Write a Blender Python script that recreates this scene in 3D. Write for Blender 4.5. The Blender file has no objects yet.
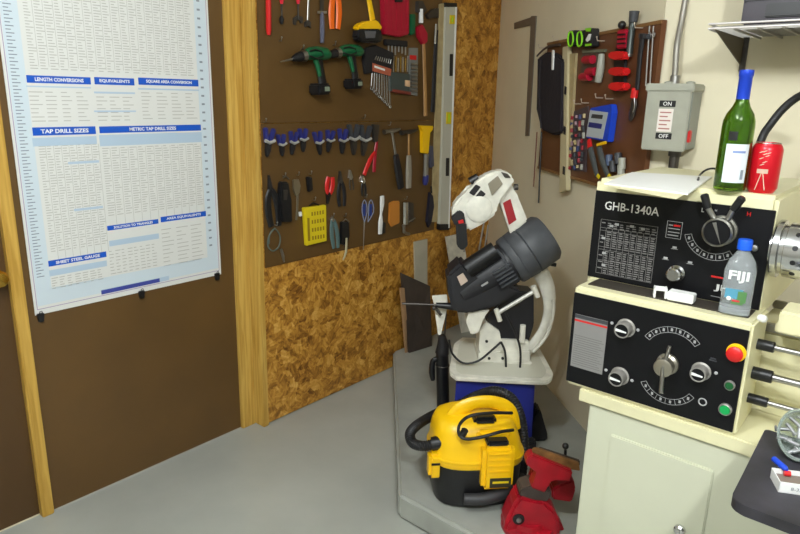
import bpy, bmesh, math, random
from mathutils import Vector, Matrix
random.seed(7)
SC = bpy.context.scene
COL = SC.collection
# ------------------------------------------------------------------ camera
FPX, AA, PITCH, ROLL, BB = 642.1355, 0.6950943, 0.2596501, -0.0241269, -0.1657048
CAMZ = 1.5
def _cam():
    cp, sp, cr, sr = math.cos(PITCH), math.sin(PITCH), math.cos(ROLL), math.sin(ROLL)
    F = Vector((0, cp, -sp)); r = Vector((1, 0, 0)); d = F.cross(r)
    right = r*cr + d*sr; down = -r*sr + d*cr
    W = Matrix.Rotation(AA, 3, 'Z')
    return W @ right, W @ down, W @ F
CR, CD, CF = _cam()
C0 = Vector((0, 0, CAMZ))
cd = bpy.data.cameras.new('camera'); cam = bpy.data.objects.new('camera', cd); COL.objects.link(cam)
cd.sensor_width = 36; cd.lens = 36*FPX/800; cd.clip_start = 0.02
m = Matrix.Identity(4)
for i in range(3):
    m[i][0] = CR[i]; m[i][1] = -CD[i]; m[i][2] = -CF[i]; m[i][3] = C0[i]
cam.matrix_world = m
SC.camera = cam
def ray(x, y): return CR*((x-400)/FPX) + CD*((y-267)/FPX) + CF
def onplane(x, y, n, d):
    v = ray(x, y); return C0 + v*((d - n.dot(C0))/n.dot(v))
XA, XL, YC = -2.202, -2.268, 2.335                       # left wall, right wall
NA = Vector((1, 0, 0)); NC = Vector((0, -1, 0)); UZ = Vector((0, 0, 1))
BD = Vector((math.sin(BB-AA), math.cos(BB-AA), 0))       # runs from the outer edge into the nook
NB = Vector((-BD.y, BD.x, 0))
CORN = Vector((XA, 3.529, 0)); EDGE = Vector((-0.814, YC, 0))
if NB.dot(-CORN) < 0: NB = -NB
DB = NB.dot(CORN)
FW = Vector((-math.sin(AA), math.cos(AA), 0)); RT = Vector((math.cos(AA), math.sin(AA), 0))
def WA(x, y, o=0): return onplane(x, y, NA, XA+o)
def WL(x, y, o=0): return onplane(x, y, NA, XL+o)
def WB(x, y, o=0): return onplane(x, y, NB, DB+o)
def WC(x, y, o=0): return onplane(x, y, Vector((0, 1, 0)), YC-o)
def PZ(x, y, z): return onplane(x, y, UZ, z)
def PY(x, y, v): return onplane(x, y, Vector((0, 1, 0)), v)
def PF(x, y, d): return onplane(x, y, FW, d)
# ------------------------------------------------------------------ materials
def lin(c):
    return tuple(((v/255)/12.92 if v/255 <= .04045 else ((v/255+.055)/1.055)**2.4) for v in c) + (1,)
def mat(name, c, rough=.5, metal=0, var=0, scale=8, bump=0, bscale=60, **k):
    M = bpy.data.materials.new(name); M.use_nodes = True
    nt = M.node_tree; b = nt.nodes['Principled BSDF']
    b.inputs['Base Color'].default_value = lin(c); b.inputs['Roughness'].default_value = rough
    b.inputs['Metallic'].default_value = metal
    for kk, v in k.items(): b.inputs[kk.replace('_', ' ')].default_value = v
    if var or bump: tc = nt.nodes.new('ShaderNodeTexCoord')
    if var:
        n = nt.nodes.new('ShaderNodeTexNoise'); n.inputs['Scale'].default_value = scale; n.inputs['Detail'].default_value = 5
        nt.links.new(tc.outputs['Object'], n.inputs['Vector'])
        r = nt.nodes.new('ShaderNodeValToRGB')
        lo = [max(0, v*(1-var)) for v in c]; hi = [min(255, v*(1+var)) for v in c]
        r.color_ramp.elements[0].color = lin(lo); r.color_ramp.elements[1].color = lin(hi)
        r.color_ramp.elements[0].position = .3; r.color_ramp.elements[1].position = .7
        nt.links.new(n.outputs['Fac'], r.inputs['Fac']); nt.links.new(r.outputs['Color'], b.inputs['Base Color'])
    if bump:
        n2 = nt.nodes.new('ShaderNodeTexNoise'); n2.inputs['Scale'].default_value = bscale
        nt.links.new(tc.outputs['Object'], n2.inputs['Vector'])
        bp = nt.nodes.new('ShaderNodeBump'); bp.inputs['Strength'].default_value = bump; bp.inputs['Distance'].default_value = .004
        nt.links.new(n2.outputs['Fac'], bp.inputs['Height']); nt.links.new(bp.outputs['Normal'], b.inputs['Normal'])
    return M
def wood(name, c1, c2, stretch=(14, 14, .7), rough=.45):
    M = bpy.data.materials.new(name); M.use_nodes = True; nt = M.node_tree; b = nt.nodes['Principled BSDF']
    tc = nt.nodes.new('ShaderNodeTexCoord'); mp = nt.nodes.new('ShaderNodeMapping'); mp.inputs['Scale'].default_value = stretch
    n = nt.nodes.new('ShaderNodeTexNoise'); n.inputs['Scale'].default_value = 5; n.inputs['Detail'].default_value = 6; n.inputs['Distortion'].default_value = .6
    r = nt.nodes.new('ShaderNodeValToRGB'); r.color_ramp.elements[0].color = lin(c1); r.color_ramp.elements[1].color = lin(c2)
    r.color_ramp.elements[0].position = .36; r.color_ramp.elements[1].position = .62
    nt.links.new(tc.outputs['Object'], mp.inputs['Vector']); nt.links.new(mp.outputs['Vector'], n.inputs['Vector'])
    nt.links.new(n.outputs['Fac'], r.inputs['Fac']); nt.links.new(r.outputs['Color'], b.inputs['Base Color'])
    b.inputs['Roughness'].default_value = rough
    return M
def osb(name):
    M = bpy.data.materials.new(name); M.use_nodes = True; nt = M.node_tree; b = nt.nodes['Principled BSDF']; L = nt.links.new
    tc = nt.nodes.new('ShaderNodeTexCoord')
    prev = None
    for k, (sc, seed) in enumerate(((22, 0.0), (31, 3.7))):
        ofs = nt.nodes.new('ShaderNodeMapping'); ofs.inputs['Location'].default_value = (seed, seed*2, seed)
        n0 = nt.nodes.new('ShaderNodeTexNoise'); n0.inputs['Scale'].default_value = 30; n0.inputs['Detail'].default_value = 2
        mx = nt.nodes.new('ShaderNodeMix'); mx.data_type = 'VECTOR'; mx.inputs[0].default_value = .035
        v = nt.nodes.new('ShaderNodeTexVoronoi'); v.inputs['Scale'].default_value = sc
        sep = nt.nodes.new('ShaderNodeSeparateColor')
        an = nt.nodes.new('ShaderNodeMath'); an.operation = 'MULTIPLY'; an.inputs[1].default_value = 6.28
        vr = nt.nodes.new('ShaderNodeVectorRotate'); vr.rotation_type = 'X_AXIS'
        mp = nt.nodes.new('ShaderNodeMapping'); mp.inputs['Scale'].default_value = (1, .13, 1)
        n = nt.nodes.new('ShaderNodeTexNoise'); n.inputs['Scale'].default_value = 75; n.inputs['Detail'].default_value = 4; n.inputs['Distortion'].default_value = .4
        L(tc.outputs['Object'], ofs.inputs['Vector']); L(ofs.outputs['Vector'], n0.inputs['Vector']); L(ofs.outputs['Vector'], mx.inputs[4]); L(n0.outputs['Color'], mx.inputs[5])
        L(mx.outputs[1], v.inputs['Vector']); L(v.outputs['Color'], sep.inputs['Color']); L(sep.outputs['Red'], an.inputs[0])
        L(ofs.outputs['Vector'], vr.inputs['Vector']); L(an.outputs[0], vr.inputs['Angle']); L(vr.outputs['Vector'], mp.inputs['Vector']); L(mp.outputs['Vector'], n.inputs['Vector'])
        a = nt.nodes.new('ShaderNodeMath'); a.operation = 'MULTIPLY_ADD'; a.inputs[1].default_value = .30
        m2 = nt.nodes.new('ShaderNodeMath'); m2.operation = 'MULTIPLY'; m2.inputs[1].default_value = .75
        L(n.outputs['Fac'], m2.inputs[0]); L(sep.outputs['Green'], a.inputs[0]); L(m2.outputs[0], a.inputs[2])
        if prev is None: prev = a.outputs[0]
        else:
            av = nt.nodes.new('ShaderNodeMix'); av.inputs[0].default_value = .4; L(prev, av.inputs[2]); L(a.outputs[0], av.inputs[3]); prev = av.outputs[0]
    r = nt.nodes.new('ShaderNodeValToRGB'); e = r.color_ramp.elements
    e[0].position = .34; e[0].color = lin((112, 70, 18)); e[1].position = .74; e[1].color = lin((222, 176, 92))
    q = e.new(.46); q.color = lin((160, 108, 34)); q = e.new(.58); q.color = lin((196, 142, 54))
    L(prev, r.inputs['Fac']); L(r.outputs['Color'], b.inputs['Base Color']); b.inputs['Roughness'].default_value = .55
    return M
def glass(name, c, rough=.02, ior=1.45, trans=1):
    M = mat(name, c, rough); b = M.node_tree.nodes['Principled BSDF']
    b.inputs['Transmission Weight'].default_value = trans; b.inputs['IOR'].default_value = ior
    return M
m_floor = mat('grey_floor_paint', (166, 168, 160), .28, var=.05, scale=2.5, bump=.05, bscale=14)
m_pad = mat('grey_pad_paint', (156, 158, 150), .38, var=.07, scale=5, bump=.1, bscale=30)
m_cream = mat('cream_wall_paint', (219, 210, 182), .6, var=.02, scale=3, bump=.05, bscale=30)
m_ceil = mat('ceiling_white', (205, 206, 204), .8)
m_side = mat('white_wall_paint', (170, 168, 160), .7)
m_brown = mat('brown_hardboard', (94, 68, 33), .42, var=.05, scale=4, bump=.03, bscale=90)
m_caulk = mat('caulk_grey', (170, 168, 160), .6)
m_door = mat('brown_door_paint', (78, 54, 24), .45, var=.05, scale=3)
m_stud = wood('pine_trim', (180, 138, 56), (208, 170, 86))
m_stud2 = wood('pine_trim_dark', (176, 135, 52), (202, 162, 76))
m_osb = osb('oriented_strand_board')
m_paper = mat('poster_paper', (216, 216, 212), .3)
m_pblue = mat('poster_pale_blue', (200, 212, 220), .3)
m_blue = mat('poster_blue', (22, 84, 190), .3)
m_sub = mat('poster_subhead', (174, 194, 212), .3)
m_tick = mat('tick_grey', (128, 136, 146), .5)
m_ink = mat('ink_grey', (120, 122, 126), .5)
m_ink2 = mat('ink_light', (176, 174, 168), .5)
m_white = mat('white_plain', (235, 235, 232), .4)
m_black = mat('black_plastic', (22, 22, 24), .4)
m_blackm = mat('black_matte', (26, 24, 26), .7)
m_rubber = mat('black_rubber', (24, 24, 26), .55)
m_steel = mat('steel', (170, 168, 164), .35, 1)
m_chrome = mat('chrome', (205, 205, 205), .16, 1)
m_dsteel = mat('dark_steel', (88, 84, 80), .4, .8)
m_grey = mat('grey_enamel', (160, 160, 146), .4, var=.03, scale=20)
m_brass = mat('brass', (200, 160, 70), .25, 1)
m_red = mat('red_plastic', (206, 28, 28), .4)
m_crim = mat('crimson_plastic', (168, 16, 44), .4)
m_pink = mat('red_grip', (214, 36, 56), .4)
m_orange = mat('orange_grip', (240, 104, 16), .4)
m_yel = mat('yellow_plastic', (246, 194, 10), .35)
m_yel2 = mat('yellow_case', (220, 196, 26), .4)
m_green = mat('green_plastic', (14, 92, 54), .35)
m_lime = mat('lime_plastic', (140, 220, 40), .4)
m_navy = mat('blue_clamp', (44, 48, 116), .4)
m_blue2 = mat('blue_plastic', (24, 66, 190), .4)
m_tan = wood('tan_handle', (150, 108, 60), (176, 132, 76), (20, 20, 2))
m_olive = mat('olive_wood', (172, 154, 112), .5, var=.08, scale=20)
m_lath = mat('lathe_cream', (222, 216, 176), .35, var=.02, scale=6)
m_panel = mat('panel_black', (13, 13, 16), .45, Specular_IOR_Level=.25)
m_line = mat('panel_print', (168, 168, 168), .4)
m_saww = mat('saw_white', (222, 219, 206), .45, var=.06, scale=22)
m_sawk = mat('motor_black', (34, 34, 38), .45, var=.1, scale=30)
m_sawg = mat('motor_grey', (72, 74, 78), .5, var=.08, scale=20)
m_standb = mat('blue_stand', (36, 44, 128), .4)
m_vise = mat('vise_red', (156, 16, 32), .35, var=.1, scale=18)
m_rust = mat('jaw_rust', (130, 92, 52), .55, .3, var=.2, scale=30)
m_gglass = glass('green_glass', (128, 172, 36), .02, 1.45, .95)
m_clear = glass('clear_plastic', (240, 246, 248), .08, 1.2, .8)
m_water = glass('water', (240, 248, 250), .0, 1.33)
m_foil = mat('blue_foil', (34, 70, 200), .3, .4)
m_label = mat('bottle_label', (214, 222, 226), .5)
m_can = mat('can_red', (206, 16, 34), .3, .3)
m_graph = mat('graphite_table', (46, 44, 50), .5, var=.3, scale=12, bump=.08, bscale=20)
m_board = mat('grey_board', (176, 170, 150), .6, var=.04, scale=10)
m_dboard = mat('dark_board', (66, 56, 50), .6, var=.15, scale=10)
m_case = mat('dark_case', (44, 36, 46), .4, var=.1, scale=10)
m_teal = mat('bottle_teal', (84, 150, 176), .4)
m_leaf = mat('bottle_green', (84, 130, 76), .4)
m_door_b = mat('vac_badge', (50, 50, 36), .4)
# ------------------------------------------------------------------ mesh building
class MB:
    def __init__(s): s.bm = bmesh.new(); s.smooth = False
    def _bev(s, geom_faces, w, seg=2):
        if w <= 0: return
        ed = set()
        for f in geom_faces:
            for e in f.edges: ed.add(e)
        bmesh.ops.bevel(s.bm, geom=list(ed), offset=w, segments=seg, affect='EDGES', clamp_overlap=True)
    def box(s, c, sz, ax=None, bev=0):
        c = Vector(c); X, Y, Z = ax or (Vector((1, 0, 0)), Vector((0, 1, 0)), UZ)
        vs = [s.bm.verts.new(c + X*(i*sz[0]/2) + Y*(j*sz[1]/2) + Z*(k*sz[2]/2)) for i in (-1, 1) for j in (-1, 1) for k in (-1, 1)]
        fs = [s.bm.faces.new([vs[q] for q in t]) for t in ((0, 1, 3, 2), (4, 6, 7, 5), (0, 4, 5, 1), (2, 3, 7, 6), (0, 2, 6, 4), (1, 5, 7, 3))]
        s._bev(fs, bev); return s
    def box2(s, a, b, bev=0):
        a, b = Vector(a), Vector(b); return s.box((a+b)/2, [abs(b[i]-a[i]) for i in range(3)], bev=bev)
    def prism(s, pts, ex, bev=0, seg=2):
        ex = Vector(ex); a = [s.bm.verts.new(p) for p in pts]; b = [s.bm.verts.new(Vector(p)+ex) for p in pts]
        n = len(a); fs = [s.bm.faces.new(a), s.bm.faces.new(b[::-1])]
        for i in range(n): fs.append(s.bm.faces.new([a[i], b[i], b[(i+1) % n], a[(i+1) % n]]))
        s._bev(fs, bev, seg); return s
    def loft(s, rings, caps=True):
        R = [[s.bm.verts.new(p) for p in r] for r in rings]; n = len(R[0])
        for i in range(len(R)-1):
            for j in range(n): s.bm.faces.new([R[i][j], R[i][(j+1) % n], R[i+1][(j+1) % n], R[i+1][j]])
        if caps:
            s.bm.faces.new(R[0][::-1]); s.bm.faces.new(R[-1])
        s.smooth = True; return s
    def tube(s, pts, r, n=10, sub=0, flat=None, caps=True):
        pts = [Vector(p) for p in pts]
        rr = list(r) if isinstance(r, (list, tuple)) else [r]*len(pts)
        if sub and len(pts) > 2:
            q = []; qr = []
            for i in range(len(pts)-1):
                p0 = pts[max(i-1, 0)]; p1 = pts[i]; p2 = pts[i+1]; p3 = pts[min(i+2, len(pts)-1)]
                for k in range(sub):
                    t = k/sub
                    q.append(.5*((2*p1)+(p2-p0)*t+(2*p0-5*p1+4*p2-p3)*t*t+(3*p1-p0-3*p2+p3)*t**3)); qr.append(rr[i]*(1-t)+rr[i+1]*t)
            q.append(pts[-1]); qr.append(rr[-1]); pts, rr = q, qr
        t0 = (pts[1]-pts[0]).normalized(); u = flat if flat else t0.orthogonal(); u = (u - t0*u.dot(t0)).normalized(); rings = []
        for i, p in enumerate(pts):
            t = (pts[min(i+1, len(pts)-1)]-pts[max(i-1, 0)])
            if t.length < 1e-9: t = t0
            t.normalize()
            u = (u - t*u.dot(t))
            if u.length < 1e-6: u = t.orthogonal()
            u.normalize(); v = t.cross(u)
            k = .5 if flat else 1
            rings.append([p + (u*math.cos(2*math.pi*j/n)*k + v*math.sin(2*math.pi*j/n))*rr[i] for j in range(n)])
        return s.loft(rings, caps)
    def lathe(s, prof, o, axis=UZ, n=28, caps=True):
        o = Vector(o); axis = Vector(axis).normalized(); u = axis.orthogonal().normalized(); v = axis.cross(u)
        return s.loft([[o + axis*h + (u*math.cos(2*math.pi*j/n)+v*math.sin(2*math.pi*j/n))*max(r, 1e-5) for j in range(n)] for r, h in prof], caps)
    def cyl(s, a, b, r, n=24, bev=0):
        a, b = Vector(a), Vector(b); L = (b-a).length; e = min(bev, L/3)
        pr = [(r, 0), (r, L)] if not bev else [(r-e, 0), (r, e), (r, L-e), (r-e, L)]
        return s.lathe(pr, a, b-a, n)
    def ring(s, c, ax, R, r, n=28, m=8):
        c = Vector(c); ax = Vector(ax).normalized(); u = ax.orthogonal().normalized(); v = ax.cross(u); g = []
        for i in range(n):
            t = 2*math.pi*i/n; d = u*math.cos(t)+v*math.sin(t)
            g.append([s.bm.verts.new(c + d*(R + r*math.cos(2*math.pi*j/m)) + ax*(r*math.sin(2*math.pi*j/m))) for j in range(m)])
        for i in range(n):
            for j in range(m): s.bm.faces.new([g[i][j], g[(i+1) % n][j], g[(i+1) % n][(j+1) % m], g[i][(j+1) % m]])
        s.smooth = True; return s
    def ball(s, c, r, sq=(1, 1, 1)):
        mtx = Matrix.Translation(Vector(c)) @ Matrix.Diagonal((sq[0], sq[1], sq[2], 1))
        bmesh.ops.create_uvsphere(s.bm, u_segments=16, v_segments=10, radius=r, matrix=mtx); s.smooth = True; return s
    def quad(s, pts): s.bm.faces.new([s.bm.verts.new(p) for p in pts]); return s
def finish(name, mb, M, origin, parent=None, smooth=None):
    bm = mb.bm
    bmesh.ops.recalc_face_normals(bm, faces=bm.faces)
    bmesh.ops.translate(bm, verts=bm.verts, vec=-origin)
    me = bpy.data.meshes.new(name); bm.to_mesh(me); bm.free(); me.materials.append(M)
    if smooth if smooth is not None else mb.smooth:
        me.shade_smooth(); me.set_sharp_from_angle(angle=math.radians(38))
    o = bpy.data.objects.new(name, me); COL.objects.link(o)
    if parent: o.parent = parent
    return o
def struct(name, mb, M):
    o = finish(name, mb, M, Vector((0, 0, 0))); o['kind'] = 'structure'; return o
class Thing:
    def __init__(s, name, label, cat, loc, group=None):
        s.o = bpy.data.objects.new(name, None); COL.objects.link(s.o); s.loc = Vector(loc); s.o.location = s.loc
        s.o.empty_display_size = .02
        s.o['label'] = label; s.o['category'] = cat
        if group: s.o['group'] = group
    def part(s, name, mb, M, parent=None, label=None, smooth=None):
        o = finish(name, mb, M, s.loc, parent or s.o, smooth)
        if label: o['label'] = label
        return o
def solo(name, mb, M, label, cat, loc, group=None, smooth=None, kind=None):
    o = finish(name, mb, M, Vector(loc), None, smooth); o.location = Vector(loc)
    o['label'] = label; o['category'] = cat
    if group: o['group'] = group
    if kind: o['kind'] = kind
    return o
def text_mb(s, p, ux, uy, h, w=None, depth=.0004, bold=0):
    """lettering centred on p, fitted to height h (and width w)"""
    cu = bpy.data.curves.new('t', 'FONT'); cu.body = s; cu.align_x = 'CENTER'; cu.align_y = 'CENTER'; cu.resolution_u = 2
    cu.offset = bold
    to = bpy.data.objects.new('t', cu); COL.objects.link(to)
    me = bpy.data.meshes.new_from_object(to)
    bpy.data.objects.remove(to); bpy.data.curves.remove(cu)
    mb = MB(); mb.bm.from_mesh(me); bpy.data.meshes.remove(me)
    vs = mb.bm.verts
    x0 = min(v.co.x for v in vs); x1 = max(v.co.x for v in vs); y0 = min(v.co.y for v in vs); y1 = max(v.co.y for v in vs)
    ky = h/(y1-y0); kx = (w/(x1-x0)) if w else ky; n = Vector(ux).cross(Vector(uy)).normalized()
    for v in vs:
        v.co = Vector(p) + Vector(ux)*((v.co.x-(x0+x1)/2)*kx) + Vector(uy)*((v.co.y-(y0+y1)/2)*ky) + n*depth
    return mb
def join(a, b):
    me = bpy.data.meshes.new('j'); b.bm.to_mesh(me); b.bm.free(); a.bm.from_mesh(me); bpy.data.meshes.remove(me); a.smooth = a.smooth or b.smooth; return a
# ================================================================== THE ROOM
XR, YBK, ZC = 2.2, -1.9, 2.55
struct('floor', MB().box2((XA-.1, YBK-.1, -.06), (XR+.1, 3.75, 0)), m_floor)
struct('ceiling', MB().box2((XA-.1, YBK-.1, ZC), (XR+.1, 3.75, ZC+.06)), m_ceil)
struct('wall_left', MB().box2((XA-.2, YBK-.1, 0), (XL-.012, 3.75, ZC)).box2((XL-.02, 1.70, 0), (XA-.012, 3.75, ZC)), m_cream)
struct('wall_nook', MB().prism([CORN+UZ*0, EDGE, EDGE-NB*.0+Vector((0, .12, 0)), CORN-NB*.12], UZ*ZC), m_cream)
struct('wall_back', MB().box2((EDGE.x+.001, YC, 0), (XR+.1, YC+.12, ZC)), m_cream)
struct('wall_right', MB().box2((XR, YBK-.1, 0), (XR+.1, YC, ZC)), m_side)
struct('wall_front', MB().box2((XA, YBK-.1, 0), (XR, YBK, ZC)), m_side)
# panels on the left wall: brown hardboard, strand board
struct('wall_panel_left', MB().box2((XL-.012, .74, .004), (XL, 1.64, ZC)), m_brown)
struct('wall_panel_right', MB().box2((XA-.012, 1.70, .006), (XA, 3.528, ZC)), m_osb)
t = finish('door_1', MB().box2((XL-.035, -.2, .006), (XL-.010, .735, 2.06), bev=.002), m_door, Vector((0, 0, 0))); t['kind'] = 'structure'
kn = WL(0, 280, .05)
k = MB(); k.lathe([(.026, 0), (.028, .004), (.012, .01), (.011, .03), (.024, .042), (.028, .055), (.022, .068), (.004, .073)], Vector((XL-.010, kn.y, kn.z)), NA)
finish('door_knob', k, m_brass, Vector((0, 0, 0)), t)
struct('trim_1', MB().box2((XL-.012, .724, 0), (XL+.018, .764, 2.12), bev=.003), m_stud2)
struct('trim_2', MB().box2((XL-.01, 1.597, 0), (XL+.018, 1.668, ZC), bev=.003), m_stud)
struct('trim_4', MB().box2((XL-.01, 1.669, 0), (XA+.012, 1.700, ZC), bev=.003), m_stud)
struct('trim_3', MB().box2((XL, .765, 0), (XL+.004, 1.596, .004)), m_caulk)
# concrete pad in the nook
struct('floor_pad', MB().prism([Vector((-1.30, 1.583, 0)), Vector((-.622, 1.572, 0)), Vector((-.622, YC, 0)), EDGE, CORN, Vector((XA, 2.597, 0))], UZ*.1, bev=.012, seg=3), m_pad)
# pegboards
PA1 = WA(432, 112).y
pg = MB().box2((XA, 1.712, 1.3785), (XA+.006, 2.935, 2.0), bev=.0015)
solo('pegboard', pg, m_brown, 'upper brown pegboard beside the pine post, with two green drills on it', 'pegboard', (XA, 1.712, 1.379))
pg = MB().box2((XA, 1.712, .757), (XA+.006, 2.935, 1.3765), bev=.0015)
solo('pegboard', pg, m_brown, 'lower brown pegboard beside the pine post, with the row of blue spring clamps', 'pegboard', (XA, 1.712, .757))
OA = .0065                                                             # surface of those boards
p0, p1 = WB(538, 168, .018)-NB*.018, WB(662, 22, .018)-NB*.018
q0 = Vector((p0.x, p0.y, 0)); q1 = Vector((p1.x, p1.y, 0))
T = Thing('pegboard', 'smaller brown pegboard with a thin frame on the cream nook wall', 'pegboard', q0+UZ*1.16)
m_frame = mat('frame_brown', (128, 92, 52), .5)
m_brown2 = mat('brown_hardboard_dark', (100, 62, 36), .45, var=.05, scale=4)
T.part('panel', MB().prism([q0+UZ*1.162, q1+UZ*1.162, q1+UZ*1.768, q0+UZ*1.768], NB*.018), m_brown2)
w = .012; ub = (q1-q0).normalized()
for zz in (1.162, 1.768-w): T.part('frame_rail', MB().prism([q0+UZ*zz+NB*.018, q1+UZ*zz+NB*.018, q1+UZ*(zz+w)+NB*.018, q0+UZ*(zz+w)+NB*.018], NB*.004), m_frame)

OB = .0185
# ================================================================== POSTER
uA = Vector((0, 1, 0))
PO = .004
def pa(y, z, o=PO): return Vector((XL+o, y, z))
py0, py1, pz0, pz1 = .789, 1.530, .752, 1.95
T = Thing('wall_chart', 'large white machinist reference chart with blue headings clipped to the brown panel', 'poster', pa(py0, pz0, 0))
T.part('sheet', MB().box2((XL+.001, py0, pz0), (XL+PO, py1, pz1)), m_paper)
b = MB()
for y_0, y_1 in ((py0+.012, py0+.062), (py1-.062, py1-.012)): b.box2((XL+PO, y_0, pz0+.03), (XL+PO+.0003, y_1, pz1-.02))
b.box2((XL+PO, py0+.062, pz0+.03), (XL+PO+.0003, py1-.062, pz0+.085))
T.part('ruler_band', b, m_pblue)
tk = MB(); zz = pz0+.13; i = 0
while zz < pz1-.03:
    tk.box2((XL+PO+.0003, py0+.02, zz), (XL+PO+.0006, py0+.022+(.022 if i % 2 == 0 else .013), zz+.003)); 
    if i % 3 == 0: tk.box2((XL+PO+.0003, py1-.05, zz), (XL+PO+.0006, py1-.037, zz+.007))
    zz += .0105; i += 1
o = T.part('ruler_marks', tk, m_tick); o['kind'] = 'stuff'
bars = [((26, 75), (91, 84.5), 'LENGTH CONVERSIONS'), ((94, 77), (134.5, 85.5), 'EQUIVALENTS'), ((138, 77.5), (198.5, 86.5), 'SQUARE AREA CONVERSION'),
        ((32, 127.5), (96, 134), 'TAP DRILL SIZES'), ((99, 126.5), (201, 130.5), 'METRIC TAP DRILL SIZES'),
        ((48, 261), (106.5, 256.8), 'SHEET STEEL GAUGE'), ((107, 226), (158.5, 223.5), 'SOLUTION TO TRIANGLES'), ((160.5, 217), (206, 216), 'AREA EQUIVALENTS')]
for (x0, y0), (x1, y1), s in bars:
    A, B = WL(x0, y0, PO), WL(x1, y1, PO)
    h = T.part('heading', MB().box2((XL+PO, A.y, B.z), (XL+PO+.0005, B.y, A.z)), m_blue)
    T.part('lettering', text_mb(s, Vector((XL+PO+.0008, (A.y+B.y)/2, (A.z+B.z)/2)), uA, UZ, (A.z-B.z)*.52, (B.y-A.y)*(.46 if s[:3] == 'MET' else .76), bold=.03), m_white, h)
for (x0, y0), (x1, y1) in (((32, 138), (97, 144)), ((99, 135), (202, 142)), ((68, 162), (99, 162.5)), ((74, 209), (103, 208)), ((109, 241), (159, 238.5)), ((49, 270.5), (107, 266)),
                           ((94, 91.5), (135, 93.5)), ((94, 110.5), (136, 112)), ((26, 85.5), (91, 88.5)), ((138, 88), (199, 91)), ((101, 290), (169, 280))):
    A, B = WL(x0, y0, PO), WL(x1, y1, PO)
    if A.z - B.z < .004: B.z = A.z-.006
    T.part('subheading', MB().box2((XL+PO, A.y, B.z), (XL+PO+.0004, B.y, A.z)), m_sub)
A, B = WL(101, 290, PO), WL(169, 280, PO)
fb = T.part('footer_bar', MB().box2((XL+PO+.0004, A.y, B.z+.0), (XL+PO+.0008, B.y-.04, A.z-.002)), mat('poster_violet', (60, 70, 150), .4))
rw = MB()
def rows(y_0, y_1, z_0, z_1, cols, pitch=.0088, fill=.6):
    cw = (y_1-y_0)/cols; z = z_1
    while z > z_0:
        for c in range(cols):
            ll = cw*random.uniform(.35, fill+.25); ys = y_0+c*cw+cw*.1
            rw.box2((XL+PO, ys, z-.0026), (XL+PO+.0003, ys+ll, z))
        z -= pitch
yl, yr = py0+.075, py1-.075
Z = lambda x, y: WL(x, y, PO).z
Yv = lambda x, y: WL(x, y, PO).y
for c in range(18):
    yc = yl+(yr-yl)*(c+.92)/19; rw.box2((XL+PO, yc, Z(110, 70)), (XL+PO+.0002, yc+.0012, pz1-.02))
for y_a, y_b, za, zb, nn in ((Yv(44, 200), Yv(104, 200), Z(65, 258), Z(65, 145), 8), (Yv(106, 200), Yv(204, 200), Z(150, 220), Z(150, 146), 12)):
    for c in range(nn): yc = y_a+(y_b-y_a)*(c+.93)/nn; rw.box2((XL+PO, yc, za), (XL+PO+.0002, yc+.0012, zb))
rows(yl, yr, Z(110, 72), pz1-.02, 19)
rows(Yv(28, 100), Yv(90, 100), Z(60, 123), Z(60, 92), 4, .013); rows(Yv(95, 100), Yv(134, 100), Z(115, 122), Z(115, 93), 3, .013); rows(Yv(140, 100), Yv(198, 100), Z(170, 119), Z(170, 93), 4, .013)
rows(Yv(44, 200), Yv(104, 200), Z(70, 250), Z(65, 145), 8); rows(Yv(106, 200), Yv(204, 200), Z(150, 212), Z(150, 146), 12)
rows(Yv(52, 290), Yv(106, 290), Z(80, 284), Z(80, 273), 7); rows(Yv(109, 260), Yv(158, 260), Z(135, 272), Z(135, 247), 8, .012); rows(Yv(162, 260), Yv(205, 260), Z(185, 262), Z(185, 226), 3, .016)
T.part('table_rows', rw, m_ink2)['kind'] = 'stuff'
# frame line
ln = MB()
for y_0, y_1, z_0, z_1 in ((py0+.008, py0+.010, pz0+.02, pz1), (py1-.010, py1-.008, pz0+.02, pz1), (py0+.008, py1-.008, pz0+.018, pz0+.020)):
    ln.box2((XL+PO, y_0, z_0), (XL+PO+.0003, y_1, z_1))
T.part('border_line', ln, mat('poster_mauve', (150, 130, 170), .4))
for (x, y), s in zip(((41, 317), (142, 294), (217.5, 276)), ('left', 'middle', 'right')):
    p = WL(x, y, .01)
    T = Thing('binder_clip', 'small black clip gripping the bottom edge of the chart, %s of three' % {'left': 'leftmost', 'middle': 'middle one', 'right': 'rightmost'}[s], 'clip', Vector((XL, p.y, p.z)), 'black clips under the chart')
    T.part('jaw', MB().prism([Vector((XL+.001, p.y-.012, p.z+.012)), Vector((XL+.001, p.y+.012, p.z+.012)), Vector((XL+.001, p.y+.008, p.z-.018)), Vector((XL+.001, p.y-.008, p.z-.018))], NA*.012, bev=.002), m_black)
    T.part('handle', MB().tube([Vector((XL+.012, p.y-.006, p.z+.01)), Vector((XL+.016, p.y-.003, p.z+.022)), Vector((XL+.016, p.y+.003, p.z+.022)), Vector((XL+.012, p.y+.006, p.z+.01))], .0012, 6), m_black)
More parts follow.
